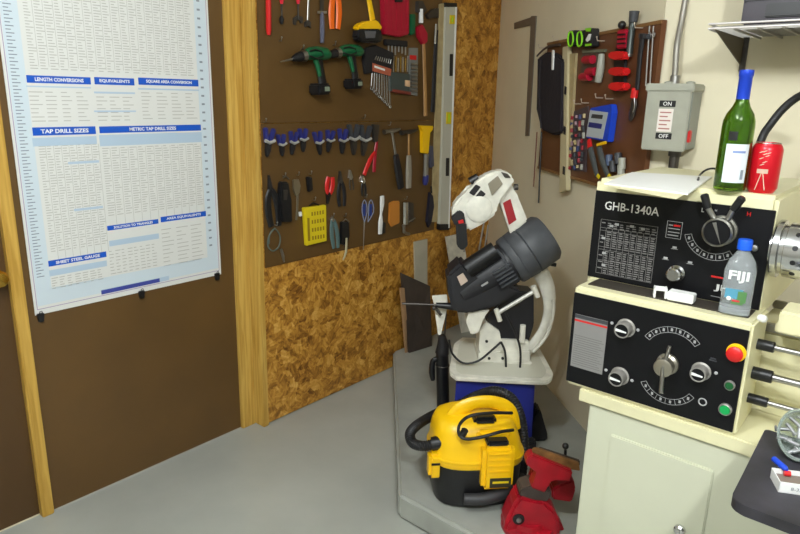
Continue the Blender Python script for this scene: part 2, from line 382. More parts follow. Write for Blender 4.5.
# ================================================================== TOOL HELPERS
class Wall:
    """paints tools hung flat on a wall: pixels are turned into points of a plane a little in front of it"""
    def __init__(s, W, n, base): s.W, s.n, s.base = W, n, base
    def p(s, x, y, o=0): return s.W(x, y, s.base+o)
    def slab(s, mb, pts, th, o=0, bev=0):
        mb.prism([s.p(x, y, o+th) for x, y in pts], -s.n*th, bev); return mb
    def bar(s, mb, pts, r, o=None, n=8, sub=0, flat=True):
        rr = r if isinstance(r, (list, tuple)) else [r]*len(pts)
        o = max(rr)*(.5 if flat else 1) if o is None else o
        mb.tube([s.p(x, y, o) for x, y in pts], rr, n, sub, s.n if flat else None); return mb
    def root(s, x, y): return s.p(x, y, 0)
A_ = Wall(WA, NA, OA); B_ = Wall(WB, NB, OB); BW = Wall(WB, NB, .0005); AW = Wall(WA, NA, .0005)
def hook(w, x, y, label, group, M=m_steel, L=.03):
    p = w.p(x, y, 0); mb = MB(); mb.tube([p, p+w.n*L, p+w.n*(L+.004)+UZ*.012], .0022, 6)
    mb.ball(p+w.n*(L+.004)+UZ*.014, .0035)
    return solo('hook', mb, M, label, 'hook', p, group)
def pliers(w, name, label, cat, hx, hy, bx, by, grip, head=m_dsteel, L=1.0, spread=4, jaw=10, group=None, r=.006, up=True):
    """hx,hy pivot; bx,by middle of the grip ends; jaws on the far side"""
    dx, dy = bx-hx, by-hy; l = math.hypot(dx, dy); ux, uy = dx/l, dy/l; nx, ny = -uy, ux
    T = Thing(name, label, cat, w.root(hx, hy), group)
    j = MB(); w.slab(j, [(hx-nx*2.4-ux*0, hy-ny*2.4), (hx+nx*2.4, hy+ny*2.4), (hx-ux*jaw+nx*.7, hy-uy*jaw+ny*.7), (hx-ux*jaw-nx*.7, hy-uy*jaw-ny*.7)], .009, bev=.001)
    p = w.p(hx, hy, .009); j.cyl(p-w.n*.004, p+w.n*.003, .008, 12)
    T.part('jaw', j, head)
    r *= 1.35
    for sgn in (-1, 1):
        g = MB(); w.bar(g, [(hx+nx*sgn*1, hy+ny*sgn*1), (hx+ux*l*.25+nx*sgn*spread*.8, hy+uy*l*.25+ny*sgn*spread*.8), (hx+ux*l*.6+nx*sgn*spread, hy+uy*l*.6+ny*sgn*spread), (bx+nx*sgn*spread*.75, by+ny*sgn*spread*.75)],
                         [r*.7, r, r*1.05, r*.85], sub=3)
        T.part('handle', g, grip)
    return T
# ------------------------------------------------------------------ upper left pegboard
T = Thing('nut_driver', 'long solid red handled tool at the upper left corner of the big pegboard', 'hand tool', A_.root(268, 0))
g = MB(); A_.bar(g, [(268.2, -22), (268.3, 0), (268.6, 30), (268.8, 35)], [.008, .011, .011, .007], flat=False); T.part('handle', g, m_red)
g = MB(); A_.bar(g, [(267.6, -60), (268.2, -22)], .004, o=.011, flat=False); T.part('shaft', g, m_steel)
for i, (x, lab) in enumerate(((281.5, 'screwdriver with short pinkish red handle and dark round tip, second tool from the pine post'), (298, 'red handled wrench with forked dark end, between the red screwdriver and the plain steel wrench'))):
    T = Thing('screwdriver' if i == 0 else 'hook_wrench', lab, 'hand tool', A_.root(x, 0))
    g = MB(); A_.bar(g, [(x, -25), (x, -3), (x+.2, 4)], [.008, .011, .006], flat=False); T.part('handle', g, m_pink)
    g = MB(); A_.bar(g, [(x+.2, 4), (x+.3, 20)], .0035, o=.008, flat=False); T.part('shaft', g, m_dsteel)
    g = MB()
    if i == 0: A_.bar(g, [(x, 16), (x+.1, 19), (x, 24)], [.005, .011, .006], flat=False)
    else: A_.slab(g, [(x-4, 24), (x-4, 18), (x, 15), (x+5, 17), (x+5, 23), (x+3, 23), (x+2, 20), (x-1, 20), (x-2, 25)], .008)
    T.part('tip', g, m_black if i == 0 else m_dsteel)
T = Thing('combination_wrench', 'plain steel wrench hanging between the red tools and the grey file handle', 'wrench', A_.root(309, 0))
g = MB(); A_.bar(g, [(309, -35), (308.8, 0), (308, 22)], .006); T.part('shaft', g, m_steel)
g = MB(); A_.slab(g, [(305.5, 22), (308, 20), (311, 22), (311, 28), (309, 26), (307.5, 26), (305.5, 27)], .009); T.part('head', g, m_dsteel)
T = Thing('file', 'file with slim blue grey handle hanging beside the orange pliers', 'file', A_.root(322, 15))
g = MB(); A_.slab(g, [(320.3, 13), (323.7, 13), (324, -40), (320.3, -40)], .004, .006); T.part('blade', g, m_dsteel)
g = MB(); A_.bar(g, [(322, 12), (322, 16), (322.2, 30), (322, 43)], [.006, .009, .011, .009], flat=False); T.part('handle', g, mat('slate_handle', (92, 94, 112), .4))
g = MB(); A_.slab(g, [(318, 11), (327, 11), (327, 13.5), (318, 13.5)], .004, .009); T.part('bolster', g, m_steel)
pliers(A_, 'pliers', 'pliers with bright orange grips next to the yellow drill', 'pliers', 335.5, -8, 335, 29, m_orange, m_dsteel, spread=3.8, r=.0125)
# drill builder
def drill(w, name, label, body, hx, hy, s, accent, grp=None, battdx=0, bit=True, rootp=None):
    T = Thing(name, label, 'drill', w.root(hx, hy), grp)
    P = lambda x, y, o: w.p(hx+x*s, hy+y*s, o)
    k = s/257*.0+1
    b = MB(); b.tube([P(-13, 2, .04), P(-9, 0, .04), P(0, -1, .04), P(9, 0, .04), P(13, 2, .04)], [.020*s, .028*s, .031*s, .029*s, .018*s], 14, 2); T.part('motor_housing', b, body)
    b = MB(); b.tube([P(2, 3, .04), P(3.5, 16, .04), P(6, 32, .04)], [.022*s, .020*s, .024*s], 12, 2, w.n); T.part('grip', b, accent)
    b = MB(); b.tube([P(-1.5, 6, .05), P(1, 15, .05), P(3, 24, .05)], [.013*s, .012*s, .010*s], 10, 2); T.part('grip_front', b, body)
    b = MB(); c = P(3, 38, .04); ax = (P(1, 0, 0)-P(0, 0, 0)).normalized()
    ax2 = Vector((0, ax.y, ax.z)) if w is A_ else ax
    b.box(c, (.082*s, .07, .052*s), (ax2.normalized(), w.n, w.n.cross(ax2).normalized()), bev=.008); bt = T.part('battery', b, m_black)
    b = MB(); b.box(c+w.n*.036+ax2*.012*s, (.03*s, .002, .02*s), (ax2.normalized(), w.n, w.n.cross(ax2).normalized())); T.part('battery_label', b, mat('battery_sticker', (130, 140, 120), .4), bt)
    b = MB(); b.tube([P(-13, 2, .04), P(-15, 2.3, .04), P(-17, 2.6, .04)], [.026*s, .026*s, .024*s], 14); T.part('collar', b, m_steel)
    b = MB(); b.tube([P(-17, 2.6, .04), P(-22, 4, .04), P(-27, 5.5, .04)], [.023*s, .020*s, .010*s], 12); T.part('chuck', b, m_black)
    if bit:
        b = MB(); b.tube([P(-27, 5.5, .04), P(-40, 8.5, .04)], [.005, .002], 8); T.part('drill_bit', b, m_steel)
    b = MB(); b.tube([P(1, 9, .04), P(-1, 13, .04), P(1, 16, .04)], .006*s, 8); T.part('trigger', b, m_black)
    b = MB(); b.tube([P(-8, -3, .04+.028*s), P(-2, -5, .04+.034*s), P(5, -3, .04+.03*s), P(7, 2, .04+.03*s), P(0, 5, .04+.036*s), P(-8, 2, .04+.03*s)], .0035, 6); T.part('vent_trim', b, m_black)
    return T
drill(A_, 'cordless_drill', 'green and black cordless drill with a bit in its chuck, left one of two', m_green, 317, 54, .92, m_black)
drill(A_, 'cordless_drill', 'green and black cordless drill without a bit, right one of two', m_green, 350.5, 51, .86, m_black, bit=False)
# yellow drill (cut by the top of the frame)
T = Thing('cordless_drill', 'yellow cordless drill with thick black battery, cut by the top of the photo', 'drill', A_.root(370, 10))
b = MB(); A_.bar(b, [(366, -14), (369, 0), (372.5, 20)], [.022, .015, .018], o=.045, sub=2); T.part('grip', b, m_yel)
b = MB(); A_.slab(b, [(358, 27), (361, 23.5), (368, 21), (378, 20), (383, 27), (382, 30), (359, 30)], .040, .025, bev=.006); T.part('battery_shoe', b, m_yel)
b = MB(); A_.slab(b, [(359, 29), (382, 29), (384, 40), (380, 43), (362, 42), (358, 38)], .045, .022, bev=.008); q = T.part('battery', b, m_black)
b = MB(); A_.slab(b, [(365, 31), (376, 31), (375, 38), (366, 38)], .002, .067); T.part('battery_latch', b, mat('latch_grey', (88, 88, 92), .4), q)
b = MB(); b.tube([A_.p(350, -30, .045), A_.p(362, -26, .045), A_.p(382, -24, .045)], [.03, .038, .032], 14, 2); T.part('motor_housing', b, m_yel)
b = MB(); A_.bar(b, [(361, -12), (363, -2)], .01, o=.045, flat=False); T.part('trigger', b, m_black)
# crimson box
T = Thing('tool_case', 'crimson red ribbed plastic case at the top of the big pegboard', 'case', A_.root(396, 20))
b = MB(); A_.slab(b, [(383, -30), (410, -30), (409.5, 34), (400, 37), (385, 34)], .03, bev=.004); c = T.part('body', b, m_crim)
for i in range(5):
    x = 387+i*5; b = MB(); A_.slab(b, [(x, -20), (x+1.6, -20), (x+1.6, 31), (x, 31)], .003, .03); T.part('rib', b, m_crim)
b = MB(); A_.slab(b, [(396, -6), (403, -6), (403, 2), (396, 2)], .01, .03, bev=.002); T.part('latch', b, m_black)
b = MB(); A_.slab(b, [(411.5, 14), (416, 14), (415.5, 34), (411.5, 35)], .03, bev=.004)
solo('marker_tube', b, m_green, 'slim green plastic tube right beside the crimson case', 'tube', A_.root(413, 35))
# socket rail under the case
T = Thing('bit_rack', 'dark rack of small bits just beneath the crimson case', 'rack', A_.root(396, 45))
b = MB(); A_.slab(b, [(386, 39), (408, 41), (408, 47), (386, 45)], .02, bev=.003); T.part('rail', b, m_blackm)
for i in range(6):
    b = MB(); A_.bar(b, [(388.5+i*3.4, 44), (388.5+i*3.4, 52+(i % 3)*1.5)], .004, o=.012, flat=False); T.part('bit', b, m_steel)
# wrench set
T = Thing('wrench_set', 'black pouch of combination wrenches with orange and white band', 'wrench set', A_.root(380, 60))
b = MB(); A_.slab(b, [(366, 48), (376, 45), (394, 53), (394, 60), (390, 76), (374, 72), (366, 74), (364, 60)], .018, bev=.002); T.part('pouch', b, m_blackm)
b = MB(); A_.slab(b, [(373, 63), (391.5, 69), (390.5, 76), (373, 71)], .004, .019); lb = T.part('band', b, mat('band_orange', (176, 92, 66), .5))
b = MB(); A_.slab(b, [(374.5, 65.5), (385, 69), (385, 71), (374.5, 67.5)], .001, .0235); T.part('band_stripe', b, m_white, lb)
for i in range(8):
    x = 371.5+i*2.35; L = 86+i*2.6
    b = MB(); A_.bar(b, [(x+1, 71+i*.6), (x+i*.3, L)], .0035, o=.012); 
    p = A_.p(x+i*.3, L+2.5, .012); b.ring(p, NA, .007, .0025, 12, 6)
    T.part('wrench', b, m_chrome)
    b = MB(); A_.bar(b, [(375+i*2.2, 60+i*.6), (376.5+i*2.1, 56+i*.5)], .003, o=.022); T.part('wrench_tip', b, m_chrome)
# tap and drill index
T = Thing('tap_set', 'clear faced tap and die box with grey lower half, beside the wrenches', 'tool set', A_.root(400, 95))
b = MB(); A_.slab(b, [(391, 72), (410, 74), (410, 94), (391, 91)], .02, bev=.002); T.part('tray', b, mat('tray_green', (66, 74, 70), .5))
b = MB(); A_.slab(b, [(393, 89), (411, 92), (411, 95), (393, 92)], .022); T.part('strip', b, mat('tray_red', (120, 50, 36), .5))
b = MB(); A_.slab(b, [(405.5, 80), (410, 80.5), (410, 87), (405.5, 86)], .024); T.part('sticker', b, mat('cream_sticker', (220, 180, 140), .5))
for i in range(7):
    b = MB(); A_.bar(b, [(393.5+i*2.4, 56+(i % 3)), (393.3+i*2.4, 72)], .0035, o=.008, flat=False); T.part('tap', b, m_brass if i % 2 else m_steel)
T = Thing('drill_card', 'narrow clear card of sockets with a red band at its top', 'tool set', A_.root(414, 95))
b = MB(); A_.slab(b, [(409.5, 48), (418, 48), (417.5, 96), (409, 94)], .006); T.part('card', b, mat('card_grey', (120, 122, 116), .4))
b = MB(); A_.slab(b, [(410, 55), (416.5, 55.5), (416.5, 60), (410, 59.5)], .008); T.part('band', b, m_red)
for i in range(8):
    b = MB(); A_.bar(b, [(411, 64+i*3.8), (417, 64.6+i*3.8)], .0055, o=.012, flat=False); T.part('socket', b, m_steel)
# red c-clamp etc
T = Thing('hammer', 'hammer with red head sleeve and long tan wooden handle right of the card', 'hammer', A_.root(424, 100))
b = MB(); A_.bar(b, [(423.5, 44), (424.5, 70), (425.5, 116)], [.012, .013, .015], o=.018, sub=2); T.part('handle', b, m_tan)
b = MB(); A_.slab(b, [(418, 27), (423, 24), (428, 33), (428, 42), (424, 45), (419, 37)], .022, bev=.004); T.part('sleeve', b, m_crim)
b = MB(); A_.bar(b, [(421, 9), (421, 23)], [.011, .012], o=.018, flat=False); T.part('collar', b, m_white)
b = MB(); A_.slab(b, [(418.5, 1), (423, 1), (427, 10), (424, 13), (418, 12)], .02); T.part('head', b, m_dsteel)
T = Thing('hatchet', 'dark handled hatchet hanging left of the wooden ruler', 'hatchet', A_.root(435, 60))
b = MB(); A_.bar(b, [(436.5, 30), (435, 60), (432.5, 112)], [.013, .014, .017], o=.016, sub=2); T.part('handle', b, m_blackm)
b = MB(); A_.bar(b, [(436, 24), (434.8, 44)], .006, o=.024, flat=False); T.part('chrome_collar', b, m_chrome)
b = MB(); A_.slab(b, [(427, 15), (433, 9), (439, 8), (439, 18), (434, 17), (429, 19)], .018, bev=.002); T.part('head', b, m_dsteel)
# long rules and levels
T = Thing('wooden_ruler', 'tall narrow wooden ruler standing on end left of the aluminium level', 'ruler', AW.root(443, 225))
b = MB(); AW.slab(b, [(440, 4), (445.5, 3), (437.5, 222), (431.5, 222)], .010, .0075, bev=.001); T.part('stick', b, m_olive)
T = Thing('spirit_level', 'long aluminium spirit level with yellow vial blocks hanging on the strand board', 'level', AW.root(451, 225))
b = MB(); AW.slab(b, [(446, 6), (456.5, 6), (449, 228), (440, 228)], .024, .006, bev=.001); q = T.part('body', b, mat('level_alu', (190, 188, 172), .5))
b = MB(); AW.slab(b, [(455.6, 7), (457.2, 7), (449.6, 228), (448.6, 228)], .026, .006); T.part('edge', b, m_white)
for y, yy in ((15, 24), (112, 124)):
    x = 452.8-(y-15)*.036; b = MB(); AW.slab(b, [(x-2.5, y), (x+2.3, y), (x+2, yy), (x-2.8, yy)], .004, .030); v = T.part('vial_block', b, m_yel2)
    b = MB(); AW.bar(b, [(x-.3, y+2), (x-.4, yy-2)], .003, o=.034, flat=False); T.part('vial', b, m_lime, v)
for y, yy in ((54, 76), (158, 176)):
    x = 451.6-(y-54)*.036; b = MB(); AW.slab(b, [(x-1.6, y), (x+1.6, y), (x+1.2, yy), (x-2, yy)], .002, .030, bev=.0005); T.part('hand_slot', b, m_black)
b = MB(); AW.slab(b, [(446, 2.5), (457, 3), (457, 7), (446, 7)], .026, .005, bev=.001); T.part('end_cap', b, m_black)
b = MB(); AW.slab(b, [(440, 224), (449.5, 224), (449.5, 230), (440, 230)], .026, .005, bev=.001); T.part('end_cap', b, m_black)
# ------------------------------------------------------------------ lower left pegboard
def spring_clamp(x, y, s, label, grip, tip, ang=0, grp=None):
    T = Thing('spring_clamp', label, 'clamp', A_.root(x, y), grp)
    ca, sa = math.cos(ang), math.sin(ang)
    q = lambda a, b: (x+(a*ca-b*sa)*s, y+(a*sa+b*ca)*s)
    b = MB(); A_.slab(b, [q(-6, -13), (q(-3, -14)), q(-.5, 0), q(-3, 3)], .022, 0, bev=.003); T.part('grip', b, grip)
    b = MB(); A_.slab(b, [q(6, -12), (q(3, -14)), q(.5, 0), q(3, 3)], .022, 0, bev=.003); T.part('grip', b, grip)
    b = MB(); A_.bar(b, [q(-5, 0), q(0, 2), q(5, -1)], .008*s, o=.020, flat=False); T.part('spring', b, m_spring)
    b = MB(); A_.slab(b, [q(-3, 3), q(3, 3), q(2, 10), q(.8, 17), q(-1, 17), q(-2, 10)], .018, .002, bev=.003); T.part('jaw', b, tip)
    return T
m_spring = mat('spring_bright', (200, 200, 196), .4, .5)
sc = [(270, 141, 1.05, 'at the far left, next to the pine post'), (283, 144, .8, 'second from the pine post'), (294.5, 142, .85, 'third from the pine post'), (304.5, 139, .85, 'fourth from the pine post'),
      (320, 142, .85, 'fifth from the pine post'), (331, 140, .8, 'sixth from the pine post'), (344, 140, .9, 'seventh from the pine post, just left of the grey clamps')]
for i, (x, y, s, l) in enumerate(sc): spring_clamp(x, y, s*.9, 'blue spring clamp, '+l, m_navy, m_blackm, (.1, -.05, .12, 0, -.12, .15, .05)[i], 'blue spring clamps in a row')
m_gclamp = mat('grey_grip', (60, 62, 66), .5)
spring_clamp(355, 138, 1.0, 'charcoal spring clamp just right of the row of blue clamps', m_gclamp, m_dsteel, 0, 'charcoal spring clamps')
spring_clamp(366, 139, 1.0, 'charcoal spring clamp hanging left of the red channel pliers', m_gclamp, m_dsteel, .1, 'charcoal spring clamps')
T = Thing('channel_pliers', 'long red gripped pliers hanging with handles angled to the left', 'pliers', A_.root(374, 140))
b = MB(); A_.slab(b, [(373, 124), (380, 125), (378, 142), (374, 142)], .014, bev=.002); T.part('jaw', b, m_dsteel)
b = MB(); A_.bar(b, [(377, 141), (375, 155), (374, 172)], [.009, .012, .012], sub=2); T.part('handle', b, m_crim)
b = MB(); A_.bar(b, [(375, 152), (370, 160), (364, 175)], [.009, .014, .013], o=.016, sub=2); T.part('handle', b, m_red)
pliers(A_, 'pliers', 'small black handled pliers with a chrome head below the red channel pliers', 'pliers', 363.5, 182, 364, 196, m_black, m_chrome, spread=1.8, jaw=6)
def hammer(label, hx, hy, ex, ey, hm, gm, r=.011, band=None):
    T = Thing('hammer', label, 'hammer', A_.root(hx, hy))
    b = MB(); A_.bar(b, [(hx-8, hy+1), (hx-3, hy), (hx, hy), (hx+5, hy-1), (hx+8, hy-2)], [.013, .009, .012, .009, .006], o=.018, flat=False); T.part('head', b, hm)
    mx, my = hx+(ex-hx)*.42, hy+(ey-hy)*.42
    b = MB(); A_.bar(b, [(hx, hy), (mx, my)], .008, o=.018); T.part('shaft', b, band or gm)
    b = MB(); A_.bar(b, [(mx, my), (hx+(ex-hx)*.7, hy+(ey-hy)*.7), (ex, ey)], [r*1.4, r*1.9, r*1.7], o=.024, sub=2); T.part('grip', b, gm)
hammer('hammer with steel head and dark blue grey grip, leftmost of the three hammers', 392, 131, 401, 188, m_steel, m_blackm, .014, m_steel)
hammer('hammer with dark head and pale grey grip, middle of the three hammers', 409, 132, 408.5, 188, m_dsteel, mat('pale_grip', (150, 142, 128), .5), .012, m_tan)
T = Thing('hammer', 'yellow headed tool with silver and blue handle, rightmost of the three hammers', 'hammer', A_.root(427, 130))
b = MB(); A_.slab(b, [(420, 125.5), (434, 126), (433, 130.5), (429.8, 132), (429, 154), (422.5, 153), (423.5, 131)], .022, .004, bev=.004); T.part('head', b, m_yel)
b = MB(); A_.bar(b, [(426, 154), (425.5, 176)], .015, o=.018, flat=False); T.part('shaft', b, m_steel)
b = MB(); A_.bar(b, [(426, 175), (425.5, 181), (425, 185)], [.017, .017, .011], o=.018, flat=False); T.part('end', b, m_navy)
b = MB(); A_.slab(b, [(430, 146), (433.5, 146), (434.5, 166), (431, 168)], .02, .002, bev=.003); T.part('side_grip', b, mat('side_grip_grey', (78, 78, 92), .5))
# bottom rows
pliers(A_, 'adjustable_pliers', 'large black handled pliers at the left end of the lowest full row', 'pliers', 271, 190, 275, 226, m_black, m_blackm, spread=5, r=.013, jaw=15)
T = Thing('shears_sheath', 'broad black sheath of bundled shears next to the black pliers', 'shears', A_.root(286, 182))
b = MB(); A_.slab(b, [(282, 182), (289, 182), (291.5, 200), (293, 222), (283, 222), (280, 200)], .03, bev=.005); T.part('sheath', b, m_black)
b = MB(); A_.bar(b, [(283, 178), (286, 176), (289, 179)], .003, o=.012); T.part('hanger', b, m_steel)
b = MB(); A_.slab(b, [(283.5, 190), (288, 190), (287, 200), (284, 200)], .004, .03); T.part('buckle', b, m_dsteel)
T = Thing('adjustable_wrench', 'nickel coloured adjustable wrench hanging beside the black sheath', 'wrench', A_.root(296, 185))
b = MB(); A_.slab(b, [(294, 180), (299, 179), (301, 186), (300, 193), (296.5, 196), (294, 190)], .014, bev=.002); T.part('head', b, mat('nickel', (150, 140, 118), .35, .8))
b = MB(); A_.bar(b, [(297.5, 193), (297.5, 205), (296.5, 220)], [.009, .007, .006], sub=2); T.part('handle', b, mat('nickel_dull', (130, 122, 104), .4, .7))
b = MB(); A_.bar(b, [(300, 212), (300.5, 216)], .008, flat=False); T.part('knob', b, m_white)
b = MB(); A_.slab(b, [(308, 177), (312.5, 177), (313.5, 190), (309.5, 192)], .02, bev=.003)
solo('key_fob', b, m_black, 'tiny black fob hanging between the nickel wrench and the red pliers', 'fob', A_.root(310, 177))
pliers(A_, 'pliers', 'small pliers hung upside down with red grips upward, above the yellow case', 'pliers', 329, 194, 330.5, 177, m_red, m_black, spread=2.8, jaw=10, r=.010)
pliers(A_, 'pliers', 'dark grey long nose pliers right of the red upside-down pliers', 'pliers', 341, 182, 342, 206, m_blackm, m_dsteel, spread=3, jaw=11, r=.009)
pliers(A_, 'pliers', 'bare steel small pliers hanging right of the dark grey pliers', 'pliers', 351, 178, 352, 190, m_dsteel, m_steel, spread=1.8, jaw=8, r=.004)
T = Thing('drill_index', 'yellow plastic drill index case with rows of slots', 'case', A_.root(316, 245))
b = MB(); A_.slab(b, [(304.5, 208), (326.5, 205), (327, 241), (307, 246)], .022, .002, bev=.003); c = T.part('body', b, m_yel2)
for r_ in range(4):
    for c_ in range(5):
        x = 311.5+c_*2.7+r_*.25; y = 212.2+r_*8-c_*.45; b = MB(); A_.slab(b, [(x, y), (x+1.4, y-.2), (x+1.5, y+3.6), (x+.1, y+3.8)], .0008, .0242); T.part('slot', b, mat('slot_brown', (150, 122, 18), .6) if (r_, c_) == (0, 0) else bpy.data.materials['slot_brown'])
b = MB(); A_.slab(b, [(307.3, 218), (309.5, 218), (310.3, 241), (308.2, 241)], .001, .0242); T.part('side_slot', b, bpy.data.materials['slot_brown'])
b = MB(); A_.bar(b, [(309, 206), (313, 203), (319, 205)], .004, o=.012); T.part('handle', b, m_black)
pliers(A_, 'scissors', 'grey green handled scissors directly right of the yellow case', 'scissors', 333, 220, 336, 248, mat('grey_green', (84, 108, 106), .5), m_steel, spread=2.8, jaw=3, r=.009)
T = Thing('multi_tool', 'black cutter with light tips hanging over the bottom edge of the pegboard', 'cutter', A_.root(345, 222))
b = MB(); A_.slab(b, [(342, 222), (349, 222), (350, 236), (347, 246), (341.5, 244)], .018, bev=.003); T.part('body', b, m_black)
b = MB(); A_.bar(b, [(346.5, 238), (346, 252), (343, 260)], [.006, .008, .004], o=.022, sub=2); T.part('blade', b, mat('bone', (186, 176, 140), .5))
b = MB(); A_.bar(b, [(342.5, 222), (345.5, 219), (349, 222)], .004, o=.01); T.part('loop', b, m_steel)
T = Thing('aviation_snips', 'snips with two blue and grey oval handles and a long thin blade', 'snips', A_.root(364, 200))
for x0, x1, g in ((364.5, 364.5, m_blue2), (371, 368, m_blue2)):
    b = MB(); A_.bar(b, [(x1, 222), (x0+2.6, 212), (x0+2, 204), (x0, 200), (x0-2, 204), (x0-2.4, 212), (x1, 222)], .003, o=.014, sub=2); h = T.part('handle', b, mat('grip_silver', (140, 146, 168), .4) if x0 < 366 else bpy.data.materials['grip_silver'])
    b = MB(); A_.slab(b, [(x0-1.6, 204), (x0+1.4, 204), (x0+1, 216), (x0-1, 216)], .008, .004); T.part('pad', b, mat('pad_blue', (40, 60, 130), .4) if x0 < 366 else bpy.data.materials['pad_blue'], h)
b = MB(); A_.bar(b, [(364.5, 220), (363.3, 250)], [.005, .002], o=.01); T.part('blade', b, m_steel)
T = Thing('scraper', 'white plastic tool handle hanging on the lower pegboard', 'hand tool', A_.root(382, 196))
b = MB(); A_.bar(b, [(382, 196), (382, 204), (381, 214), (380.5, 222), (380, 234)], [.015, .016, .008, .017, .014], o=.016, sub=2); T.part('handle', b, m_white)
b = MB(); A_.slab(b, [(382.5, 221), (386, 223), (385.5, 233), (382, 234)], .012, bev=.002); T.part('thumb_pad', b, m_black)
b = MB(); A_.slab(b, [(390, 203), (394, 201), (400, 201), (400, 223), (392, 227), (389, 222)], .012, bev=.004)
solo('sanding_sponge', b, m_orange and mat('orange_brown', (196, 126, 44), .7), 'orange brown sanding sponge between the white handle and the chrome clamp', 'sponge', A_.root(394, 227))
T = Thing('chrome_clamp', 'chrome sleeved clamp hanging low on the pegboard, right of the sponge', 'clamp', A_.root(408, 202))
b = MB(); A_.bar(b, [(405.5, 202), (405.5, 224)], .018, flat=False); T.part('sleeve', b, m_chrome)
b = MB(); A_.slab(b, [(409, 202), (414, 203), (414, 222), (409, 222)], .018, bev=.003); T.part('bracket', b, m_dsteel)
b = MB(); A_.bar(b, [(404, 222), (404, 232), (409, 234)], .009, flat=False, sub=2); T.part('screw', b, m_steel)
b = MB(); A_.bar(b, [(402, 226), (415, 218)], .004, o=.02, flat=False); T.part('tommy_bar', b, m_steel)
T = Thing('utility_knife', 'dark blue black sheath knife at the right end of the lowest row', 'knife', A_.root(431, 195))
b = MB(); A_.slab(b, [(430, 192), (433.5, 196), (434.5, 206), (432, 222), (429, 228), (427, 222), (429, 206)], .016, bev=.003); T.part('sheath', b, mat('navy_black', (28, 28, 44), .5))
b = MB(); A_.bar(b, [(431, 186), (431.5, 193)], .005, o=.008, flat=False); T.part('loop', b, m_black)
T = Thing('wire_coil', 'loop of thin grey green cable hanging low beside the pine post', 'cable', A_.root(274, 228))
b = MB(); A_.bar(b, [(275, 228), (269, 236), (268, 246), (273, 251), (279, 246), (280, 236), (275, 229), (270, 234), (269, 244)], .0032, o=.008, sub=4, flat=False); T.part('loop', b, mat('cable_grey', (84, 96, 88), .5))
b = MB(); A_.bar(b, [(281, 249), (283, 256), (284, 262)], [.006, .007, .004], o=.008, flat=False); T.part('plug', b, m_steel)
for x, y in ((263.5, 122), (362.5, 118), (388, 125), (283, 176), (296.5, 175), (309, 174), (313, 200), (331.5, 216), (343.5, 216), (364.5, 197), (275, 225), (404.5, 199)):
    hook(A_, x, y, 'short steel peg hook on the lower left wall pegboard', 'hooks on the lower pegboard', m_steel, .014)
for x, y in ((279, 41), (333, 45), (301, 49)):
    hook(A_, x, y, 'short steel peg hook on the upper left wall pegboard', 'hooks on the upper pegboard', m_steel, .014)
# ------------------------------------------------------------------ nook wall
m_sq = mat('square_grey', (112, 104, 92), .5, .2)
T = Thing('framing_square', 'grey steel framing square hanging on the bare cream wall of the nook', 'square', BW.root(530, 135))
b = MB(); BW.slab(b, [(531, 16), (536.2, 16), (528.8, 136), (525, 136)], .004, .002); T.part('long_arm', b, m_sq)
b = MB(); BW.slab(b, [(514, 23), (531.5, 17), (531, 25), (514, 29)], .004, .002); T.part('short_arm', b, m_sq)
T = Thing('tool_apron', 'dark cloth apron bundle hanging at the left end of the small pegboard', 'apron', B_.root(548, 50))
b = MB(); B_.slab(b, [(537, 58), (545, 52), (553, 53), (562, 60), (561, 100), (561, 133), (552, 135), (541, 130), (536, 110), (538, 80)], .035, bev=.008); T.part('cloth', b, mat('apron_cloth', (30, 25, 32), .85, bump=.4, bscale=40))
b = MB(); B_.bar(b, [(541, 60), (539, 90), (541, 128)], .006, o=.036, sub=3); T.part('fold', b, mat('apron_fold', (44, 40, 46), .85))
b = MB(); B_.slab(b, [(551.7, 50), (553.6, 50), (552.8, 70), (551.2, 70)], .006, .036, bev=.002); T.part('white_strip', b, m_white)
b = MB(); B_.bar(b, [(537, 56), (543, 50), (550, 46), (560, 45)], .006, o=.012, sub=2); T.part('strap', b, m_dboard)
T = Thing('pry_rod', 'two thin rods, one dark and one reddish, hanging below the apron', 'rod', B_.root(538, 170))
b = MB(); BW.bar(b, [(541.5, 132), (538.6, 203)], .004, o=.03, flat=False); T.part('rod', b, m_black)
b = MB(); BW.bar(b, [(537, 132), (533.6, 187)], .0035, o=.03, flat=False); T.part('rod', b, mat('rod_red', (110, 60, 40), .5))
T = Thing('spirit_level', 'long cream coloured box level with dark slots, on the small pegboard', 'level', B_.root(566, 195))
b = MB(); B_.slab(b, [(562.5, 47), (567.5, 46), (566, 190), (559, 193)], .022, .001, bev=.002); T.part('body', b, mat('cream_level', (196, 184, 146), .5))
b = MB(); B_.slab(b, [(569, 54), (575.5, 53), (571, 130), (567, 190), (564.5, 192)], .012, .001, bev=.001); T.part('side_strip', b, m_olive)
for y in (86, 126, 166):
    b = MB(); B_.slab(b, [(564.5-(y-86)*.02, y), (566.6-(y-86)*.02, y+1), (566.2-(y-86)*.02, y+9), (564-(y-86)*.02, y+8)], .001, .023); T.part('slot', b, m_black)
for i, x in enumerate((570, 579)):
    T = Thing('tape_measure', 'round lime green and black tape measure, %s' % ('left of the two on the small pegboard' if i == 0 else 'right of the two on the small pegboard'), 'tape measure', B_.root(x, 38), 'lime green tape measures')
    c = B_.p(x+.5, 38.5, .02)
    b = MB(); B_.slab(b, [(x-2.5, 31), (x+4, 30), (x+4, 46), (x-2.5, 47)], .035, .001, bev=.006); T.part('body', b, m_black)
    b = MB(); B_.bar(b, [(x-1, 33), (x+2, 32), (x+3.2, 39), (x+2, 45), (x-1, 46), (x-2, 39), (x-1, 33)], .004, o=.037, sub=3, flat=False); T.part('ring', b, m_lime)
T = Thing('laser_level', 'black square gadget with lime and white face right of the green tape measures', 'gadget', B_.root(588, 47))
